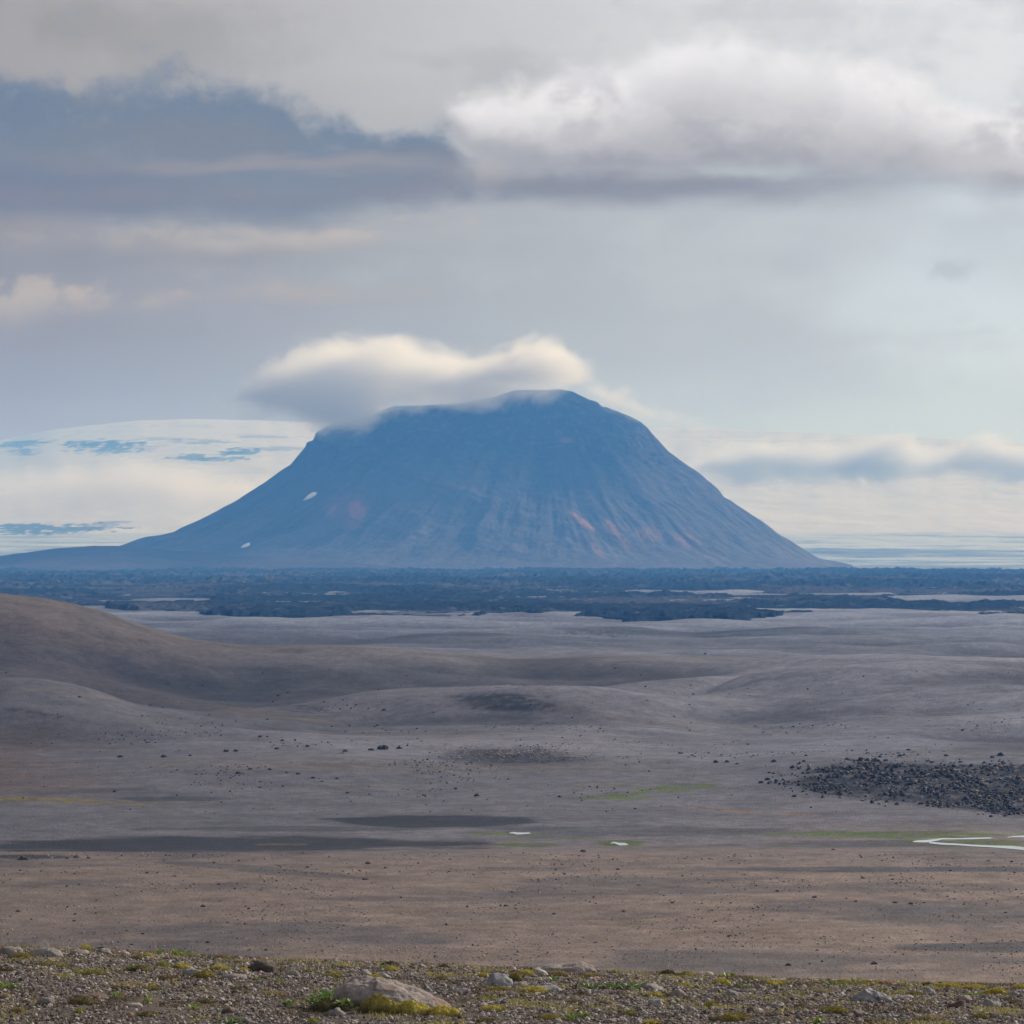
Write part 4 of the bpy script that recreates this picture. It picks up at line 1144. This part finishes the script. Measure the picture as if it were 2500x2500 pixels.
# ------------------------------------------------------------------ pink thrift flowers
FL = [(191, 2319), (290, 2324), (302, 2323), (37, 2323), (405, 2330), (535, 2341), (622, 2342), (649, 2340), (636, 2373), (634, 2379), (488, 2398), (521, 2398), (579, 2388), (192, 2356), (308, 2459), (332, 2466), (367, 2450), (850, 2349), (894, 2349), (901, 2349), (914, 2350), (1108, 2358), (1143, 2361), (1460, 2367), (1458, 2387),
      (1451, 2389), (1482, 2397), (1352, 2399), (1374, 2408), (999, 2396), (1163, 2466), (1178, 2474), (1192, 2476), (2030, 2408), (2043, 2411), (1967, 2410), (1844, 2461), (1872, 2462), (1990, 2467), (2223, 2491), (2396, 2494), (1738, 2475), (1761, 2477), (2215, 2440), (1652, 2397)]
st = [strip(a[0], a[1] + 14) for a in FL]
od = ordinal(FL, st)
v0_, f0_ = ico(2)
for i, (u, v) in enumerate(FL):
    rs = np.random.RandomState(700 + i)
    x, y, z = fg(u, min(v + rs.randint(14, 30), 2499))
    hh = max((HOR - v) / F * y - z, .012)
    rt = bpy.data.objects.new('thrift_flower', None); link(rt); rt.location = (x, y, z); rt.empty_display_size = .01
    rt['label'] = f'pale pink thrift flower, {od[i]} of the flowers {st[i]}'; rt['category'] = 'flower'; rt['group'] = 'pink thrift flowers on the ridge'
    V2, F2 = [], []
    tube(V2, F2, (0, 0, 0), (0, 0, hh), .0009, .0007)
    obj('stem', pymesh('stem', V2, F2, M_stem), rt)
    p = v0_ * (1 + rs.uniform(-.35, .35, (len(v0_), 1))) * np.array((1, 1, .75)) * rs.uniform(.005, .0075)
    me = mesh_np('flower_head', p, f0_.reshape(-1), 3, M_petal, smooth=False)
    hd = obj('flower_head', me, rt); hd.location = (0, 0, hh)

# ------------------------------------------------------------------ grass stalks and low growth
def blades(name, x, y, z, h, wd, lean, mat, cols=None, segs=3, rs=None, **props):
    n = len(x); az = rs.uniform(0, 6.283, n); la = rs.uniform(0, lean, n); ld = rs.uniform(0, 6.283, n)
    tt = np.linspace(0, 1, segs + 1)
    L_ = []
    for t_ in tt:
        cx = x + np.cos(ld) * la * h * t_ ** 1.8; cy = y + np.sin(ld) * la * h * t_ ** 1.8; cz = z + h * t_ * (1 - .25 * la * t_)
        w_ = wd * (1 - .75 * t_)
        L_ += [np.stack([cx - np.cos(az) * w_, cy - np.sin(az) * w_, cz], -1), np.stack([cx + np.cos(az) * w_, cy + np.sin(az) * w_, cz], -1)]
    V_ = np.stack(L_, 1).reshape(-1, 3); m_ = 2 * (segs + 1)
    base = (np.arange(n) * m_)[:, None, None]
    q = np.array([[2 * k, 2 * k + 1, 2 * k + 3, 2 * k + 2] for k in range(segs)])[None] + base
    me = mesh_np(name, V_, q.reshape(-1), 4, mat, None if cols is None else np.repeat(cols, m_, 0))
    return obj(name, me, **props)


rs = np.random.RandomState(900)
uu = np.concatenate([rs.uniform(-50, 2550, 420), rs.normal(870, 60, 35), rs.normal(1170, 40, 25), rs.normal(1720, 40, 25), rs.normal(2180, 90, 50), rs.normal(2400, 60, 45), rs.normal(60, 50, 25), rs.normal(730, 60, 45)])
n = len(uu)
yy = rs.uniform(15.2, 17.2, n); xx = (uu - 1250) / F * yy
h = np.clip(rs.exponential(.03, n) + .018, .015, .11)
cols = np.array((.62, .50, .34)) * rs.uniform(.3, 1.2, (n, 1))
M_blade = plain_mat('dry_grass', (.9, .9, .9), (1.1, 1.1, 1.1), .8, 30, .35, attr=True)
blades('grass', xx, yy, zfg(xx, yy) - .003, h, .0008, 1.0, M_blade, cols, 4, rs, kind='stuff')
# seed heads are part of the same sparse grass; tufts of short dry blades and mossy crumbs between the stones
n = 150000
yy = rs.uniform(11.2, 17.6, n); uu = rs.uniform(-200, 2700, n); xx = (uu - 1250) / F * yy
nn = fbm(xx * 6, yy * 3.2, 4, 240) + .35 * fbm(xx * 1.2, yy * .8, 3, 244) + .24 * sst(yy, 13.5, 17) + rs.normal(0, .05, n)
kp = nn + .22 * sst(yy, 14.6, 16.8) * sst(uu, 1500, 2300) > .12
xx, yy, nn = xx[kp], yy[kp], nn[kp]; n = len(xx)
kind_n = fbm(xx * 2.5, yy * 2, 3, 247)
t1 = sst(kind_n, -.12, .12)[:, None]
cols = (np.array((.085, .062, .040)) * (1 - t1) + np.array((.30, .25, .125)) * t1) * rs.uniform(.5, 1.5, (n, 1))
g_ = sst(kind_n + .15 * sst(uu[kp], 1300, 2400), .16, .28)[:, None]
cols = cols * (1 - g_) + np.array((.34, .30, .07)) * g_ * rs.uniform(.7, 1.3, (n, 1))
blades('ground_cover', xx, yy, zfg(xx, yy) - .002, rs.uniform(.006, .019, n), .0019, 1.1, M_blade, cols, 2, rs, kind='stuff')

# ------------------------------------------------------------------ boulders out on the desert
BM = []
for k in range(7):
    v, f = ico(3)
    out = []
    for p in v:
        q = Vector(p)
        d1 = mn.fractal(q * 1.1 + Vector((k * 9.1, 0, 0)), 1, 2, 4) * .35 + (mn.cell(q * 1.7 + Vector((k, k * 2, 0))) - .5) * .22
        q = q * (1 + d1); q.z = max(q.z, -.35) * .72
        out.append(q)
    BM.append((np.array([tuple(q) for q in out]), f))
BMESH = {}
def bmesh_of(k, kind):
    if (k, kind) not in BMESH:
        v, f = BM[k]
        BMESH[(k, kind)] = mesh_np('boulder', v, f.reshape(-1), 3, M_far[kind], smooth=False)
    return BMESH[(k, kind)]
M_far = {'dark': rock_mat('far_dark_rock', (.028, .028, .032), (.055, .052, .055), sc1=2.0), 'brown': rock_mat('far_brown_rock', (.07, .05, .042), (.12, .09, .07), sc1=2.0),
         'pale': rock_mat('far_pale_rock', (.26, .21, .17), (.36, .30, .25), sc1=2.0), 'orange': rock_mat('far_orange_rock', (.42, .24, .14), (.5, .3, .2), sc1=2.0)}
rb = random.Random(4)


def far_rock(u, v, wpx, kind, label, group, i):
    p = place(u, v)
    if not p: return
    x, y, z = p
    o = bpy.data.objects.new('boulder', bmesh_of(i % 7, kind)); link(o)
    s_ = wpx / F * y / 2
    o.scale = (s_ * rb.uniform(.9, 1.15), s_ * rb.uniform(.8, 1.2), s_ * rb.uniform(.8, 1.15)); o.rotation_euler = (0, 0, rb.uniform(0, 6.28))
    o.location = (x, y + s_ * .3, z + s_ * .08)
    o['label'] = label; o['category'] = 'boulder'; o['group'] = group


HUM = [(636, 1800, 12), (552, 1836, 14), (576, 1835, 13), (294, 1849, 14), (400, 1849, 14), (464, 1846, 9), (676, 1829, 13), (844, 1835, 13), (906, 1832, 13), (933, 1830, 24), (974, 1828, 13), (750, 1823, 11), (1019, 1869, 8), (1043, 1855, 7), (690, 1809, 10)]
LOW = [(580, 1889, 15), (765, 1900, 12), (611, 1879, 10), (728, 1891, 11), (822, 1902, 9), (1113, 1927, 10), (1035, 1943, 9), (1165, 1944, 15), (848, 1937, 11), (280, 1934, 9), (658, 1880, 9), (700, 1887, 9), (786, 1909, 7), (900, 1922, 7), (1365, 1946, 9), (1551, 1975, 9), (636, 1924, 7), (690, 1920, 7), (1420, 1955, 6)]
UPS = [(194, 1703, 7), (366, 1723, 7), (702, 1692, 6), (679, 1699, 7), (938, 1735, 9), (1722, 1597, 7), (1502, 1633, 6), (900, 1731, 6)]
RGT = [(2219, 1832, 12), (2310, 1846, 11), (2197, 1847, 12), (2444, 1845, 18), (2423, 1850, 11), (2149, 1849, 11), (2069, 1855, 15), (2101, 1858, 20), (2186, 1876, 20), (1968, 1846, 8), (1889, 1860, 13), (1775, 1861, 11), (1748, 1862, 14), (1858, 1912, 14), (1878, 1888, 9), (2308, 1876, 12), (2288, 1877, 12), (2345, 1862, 10), (2380, 1880, 10), (2470, 1866, 9), (1660, 1840, 9), (1690, 1845, 8), (1800, 1866, 9)]
PLN = [(188, 2094, 16), (217, 2096, 10), (164, 2097, 10), (55, 2099, 24), (495, 2214, 13), (44, 2226, 12), (359, 2132, 10), (184, 2233, 8), (234, 2231, 8), (181, 2249, 8), (349, 2281, 9), (508, 2302, 12), (650, 2321, 12), (892, 2148, 14), (899, 2109, 13), (750, 2118, 10), (534, 2160, 9), (475, 2088, 10), (1236, 2213, 11), (163, 2164, 8), (192, 2160, 7), (425, 2140, 7),
       (1782, 2287, 11), (1989, 2192, 13), (2186, 2205, 12), (2223, 2208, 11), (1926, 2358, 15), (2135, 2354, 17), (1641, 2205, 9), (1522, 2226, 9), (1425, 2080, 13), (2035, 2075, 9), (2107, 2145, 10), (2180, 2148, 9), (1454, 2302, 8), (2090, 2202, 8), (1897, 2177, 9), (1353, 2232, 8), (1509, 2124, 10), (2470, 2105, 9), (2455, 2229, 8), (1560, 2162, 8), (940, 2120, 8), (680, 2115, 8)]
for L_, kd, tx_, gp in ((HUM, 'dark', 'dark boulder, {} of the row on the low hummocks left of centre', 'dark boulders on the hummocks'), (LOW, 'dark', 'small dark boulder, {} of those in the hollows above the cloud shadow', 'small boulders in the hollows'),
                        (UPS, 'dark', 'lone tiny boulder, {} of those on the wide upper slope', 'lone boulders on the upper slope'), (RGT, 'dark', 'dark boulder, {} of those above the black rubble slope at the right', 'dark boulders above the rubble slope')):
    od = ordinal([(a, b) for a, b, c in L_], [0] * len(L_))
    for i, (a, b, c) in enumerate(L_): far_rock(a, b, c, kd, tx_.format(od[i]), gp, i)
st = ['upper' if b < 2180 else 'lower' for a, b, c in PLN]
od = ordinal([(a, b) for a, b, c in PLN], st)
for i, (a, b, c) in enumerate(PLN):
    far_rock(a, b, c, 'brown', f'brown boulder on the bare brown plain, {od[i]} in its {st[i]} half', 'boulders on the brown plain', i)
far_rock(2327, 2096, 9, 'orange', 'pale orange boulder beside the dark streak at the right', 'boulders on the brown plain', 3)

# black rubble on the right slope: one heap of uncountable stones, and the small stones strewn over the desert
def strew(name, n, u0, u1, v0, v1, px0, px1, pick, cols, seed):
    global rng
    rng = np.random.RandomState(seed)
    u = rng.uniform(u0, u1, n * 6); v = rng.uniform(v0, v1, n * 6)
    # ground distance by marching a coarse set of rows
    vs_ = np.linspace(v0, v1, 40); us_ = np.linspace(u0, u1, 30)
    D = np.array([[(place(a, b, m_=900) or (0, 0, 0))[1] for a in us_] for b in vs_])
    fi = (v - v0) / (v1 - v0) * 38.999; fj = (u - u0) / (u1 - u0) * 28.999
    i0 = fi.astype(int); j0 = fj.astype(int); fi -= i0; fj -= j0
    d = (D[i0, j0] * (1 - fj) + D[i0, j0 + 1] * fj) * (1 - fi) + (D[i0 + 1, j0] * (1 - fj) + D[i0 + 1, j0 + 1] * fj) * fi
    x = (u - 1250) / F * d
    k = pick(u, v, x, d) > rng.rand(len(u))
    k &= d > 600
    x, d = x[k][:n], d[k][:n]; n = len(x)
    pxs = px0 * (px1 / px0) ** (rng.rand(n) ** 2.2)
    size = pxs / F * d
    cc = cols(n)
    scatter_stones(name, x, d, zplain(x, d), size, cc, M_gravel, kind='stuff')


def cdark(n):
    c = np.array((.030, .030, .035)) * rng.uniform(.7, 1.9, (n, 1)); m_ = rng.rand(n) < .25
    c[m_] = np.array((.20, .17, .15)) * rng.uniform(.6, 1.3, (m_.sum(), 1)); return c
def cmix(n):
    c = np.array((.095, .072, .064)) * rng.uniform(.5, 1.4, (n, 1)); m_ = rng.rand(n) < .82
    c[m_] = np.array((.34, .28, .235)) * rng.uniform(.6, 1.2, (m_.sum(), 1)); return c
strew('black_rubble', 11000, 1700, 2650, 1836, 1996, 1.4, 15, lambda u, v, x, d: np.clip(rocky(u, v, x, d) * (.08 + 2.2 * sst(fbm(x / 16, d / 30, 4, 260), -.12, .25)), 0, 1), cdark, 31)
strew('scattered_stones', 8000, -100, 2600, 2082, 2400, 2.0, 8.5, lambda u, v, x, d: sst(fbm(x / 40, d / 60, 4, 262), -.12, .25) * .8 + .06, cmix, 32)
strew('strewn_stones', 6000, -100, 2600, 1640, 1990, 1.6, 7, lambda u, v, x, d: sst(fbm(x / 70, d / 130, 4, 264), .02, .3) * np.exp(-((v - 1850 - 40 * fbm(x / 200, d / 300, 2, 3)) / 75) ** 2) * .9 + .02, lambda n: cdark(n) * 1.15, 33)
strew('stone_band', 900, 1030, 1480, 1815, 1862, 1.8, 7, lambda u, v, x, d: np.exp(-((u - 1260) / 170) ** 2 - ((v - 1842) / 16) ** 2), cmix, 34)

# ------------------------------------------------------------------ water
m, t, b = new_mat('stream_water')
b.inputs['Base Color'].default_value = (.42, .47, .52, 1); b.inputs['Roughness'].default_value = .18; b.inputs['Metallic'].default_value = 0.0
b.inputs['Specular IOR Level'].default_value = 1.0
bn = t.node('ShaderNodeBump'); bn.inputs['Strength'].default_value = .25; bn.inputs['Distance'].default_value = .05
t.put(bn.inputs['Height'], t.noise(t.node('ShaderNodeNewGeometry').outputs['Position'], .6, 4, .6)); t.put(b.inputs['Normal'], bn.outputs[0])


def water(pts, name='stream'):
    """pts: (u, v, half height in px) along the water course"""
    top, bot = [], []
    for a, b_, hw in pts:
        for dv, L_ in ((-hw * .9, top), (hw * .9, bot)):
            p = place(a, b_ + dv)
            L_.append(p)
    zt = max(max(p[2] for p in top), max(p[2] for p in bot)) + .12
    n_ = len(pts)
    V_ = [(p[0] * 1.0, p[1], p[2] + .14) for p in top] + [(p[0], p[1], p[2] + .14) for p in bot]
    F_ = [(i, i + 1, n_ + i + 1, n_ + i) for i in range(n_ - 1)]
    o = obj(name, pymesh(name, V_, F_, m), kind='structure')


water([(1243, 2035, .6), (1252, 2034, 2.4), (1262, 2036, 3.2), (1275, 2036, 2.6), (1290, 2035, 2.2), (1296, 2035, .6)], 'pond_water')
water([(1490, 2060, .6), (1500, 2058, 2.2), (1512, 2062, 3.6), (1525, 2062, 3.6), (1534, 2063, 1.0)], 'pond_water')
water([(2228, 2056, 1.0), (2240, 2055, 2.8), (2262, 2055, 3.4), (2285, 2052, 2.8), (2300, 2049, 2.0), (2340, 2049, 1.8), (2380, 2048, 2.0), (2418, 2047, 1.6), (2424, 2047, .5)], 'stream_water')
water([(2268, 2058, 2.0), (2300, 2061, 2.6), (2340, 2063, 2.2), (2380, 2066, 2.2), (2430, 2068, 2.6), (2470, 2070, 4.0), (2500, 2073, 4.4), (2560, 2075, 4.5)], 'stream_water')
water([(2458, 2046, .5), (2470, 2044, 1.8), (2500, 2043, 2.2), (2560, 2042, 2.2)], 'stream_water')

# ------------------------------------------------------------------ snow patches on the mountain
M_snow = plain_mat('old_snow', (.80, .80, .82), (.88, .88, .88), .7, .05)
for lab, poly in (('bright sliver of snow high on the left flank of the mountain', [(741, 1222), (752, 1212), (764, 1206), (774, 1205), (771, 1210), (760, 1217), (750, 1221)]),
                  ('small bright snow patch low on the left foot of the mountain', [(588, 1337), (594, 1332), (602, 1328), (610, 1327), (611, 1331), (603, 1335), (594, 1338)])):
    V_ = []
    for a, b_ in poly:
        p = mount_at(a, b_)
        V_.append((p[0], p[1] - 4, p[2] + 4))
    cpt = np.mean(V_, 0); V_.append(tuple(cpt + np.array((0, -3, 3))))
    n_ = len(poly)
    back = [(a[0], a[1] + 12, a[2] - 10) for a in V_[:n_]]
    F_ = [(i, (i + 1) % n_, n_) for i in range(n_)]
    V_ += back
    F_ += [(i, n_ + 1 + i, n_ + 1 + (i + 1) % n_, (i + 1) % n_) for i in range(n_)]
    o = obj('snow_patch', pymesh('snow_patch', V_, F_, M_snow), label=lab, category='snow patch', group='snow patches on the mountain')
    o.location = (mx0, MD, 0)
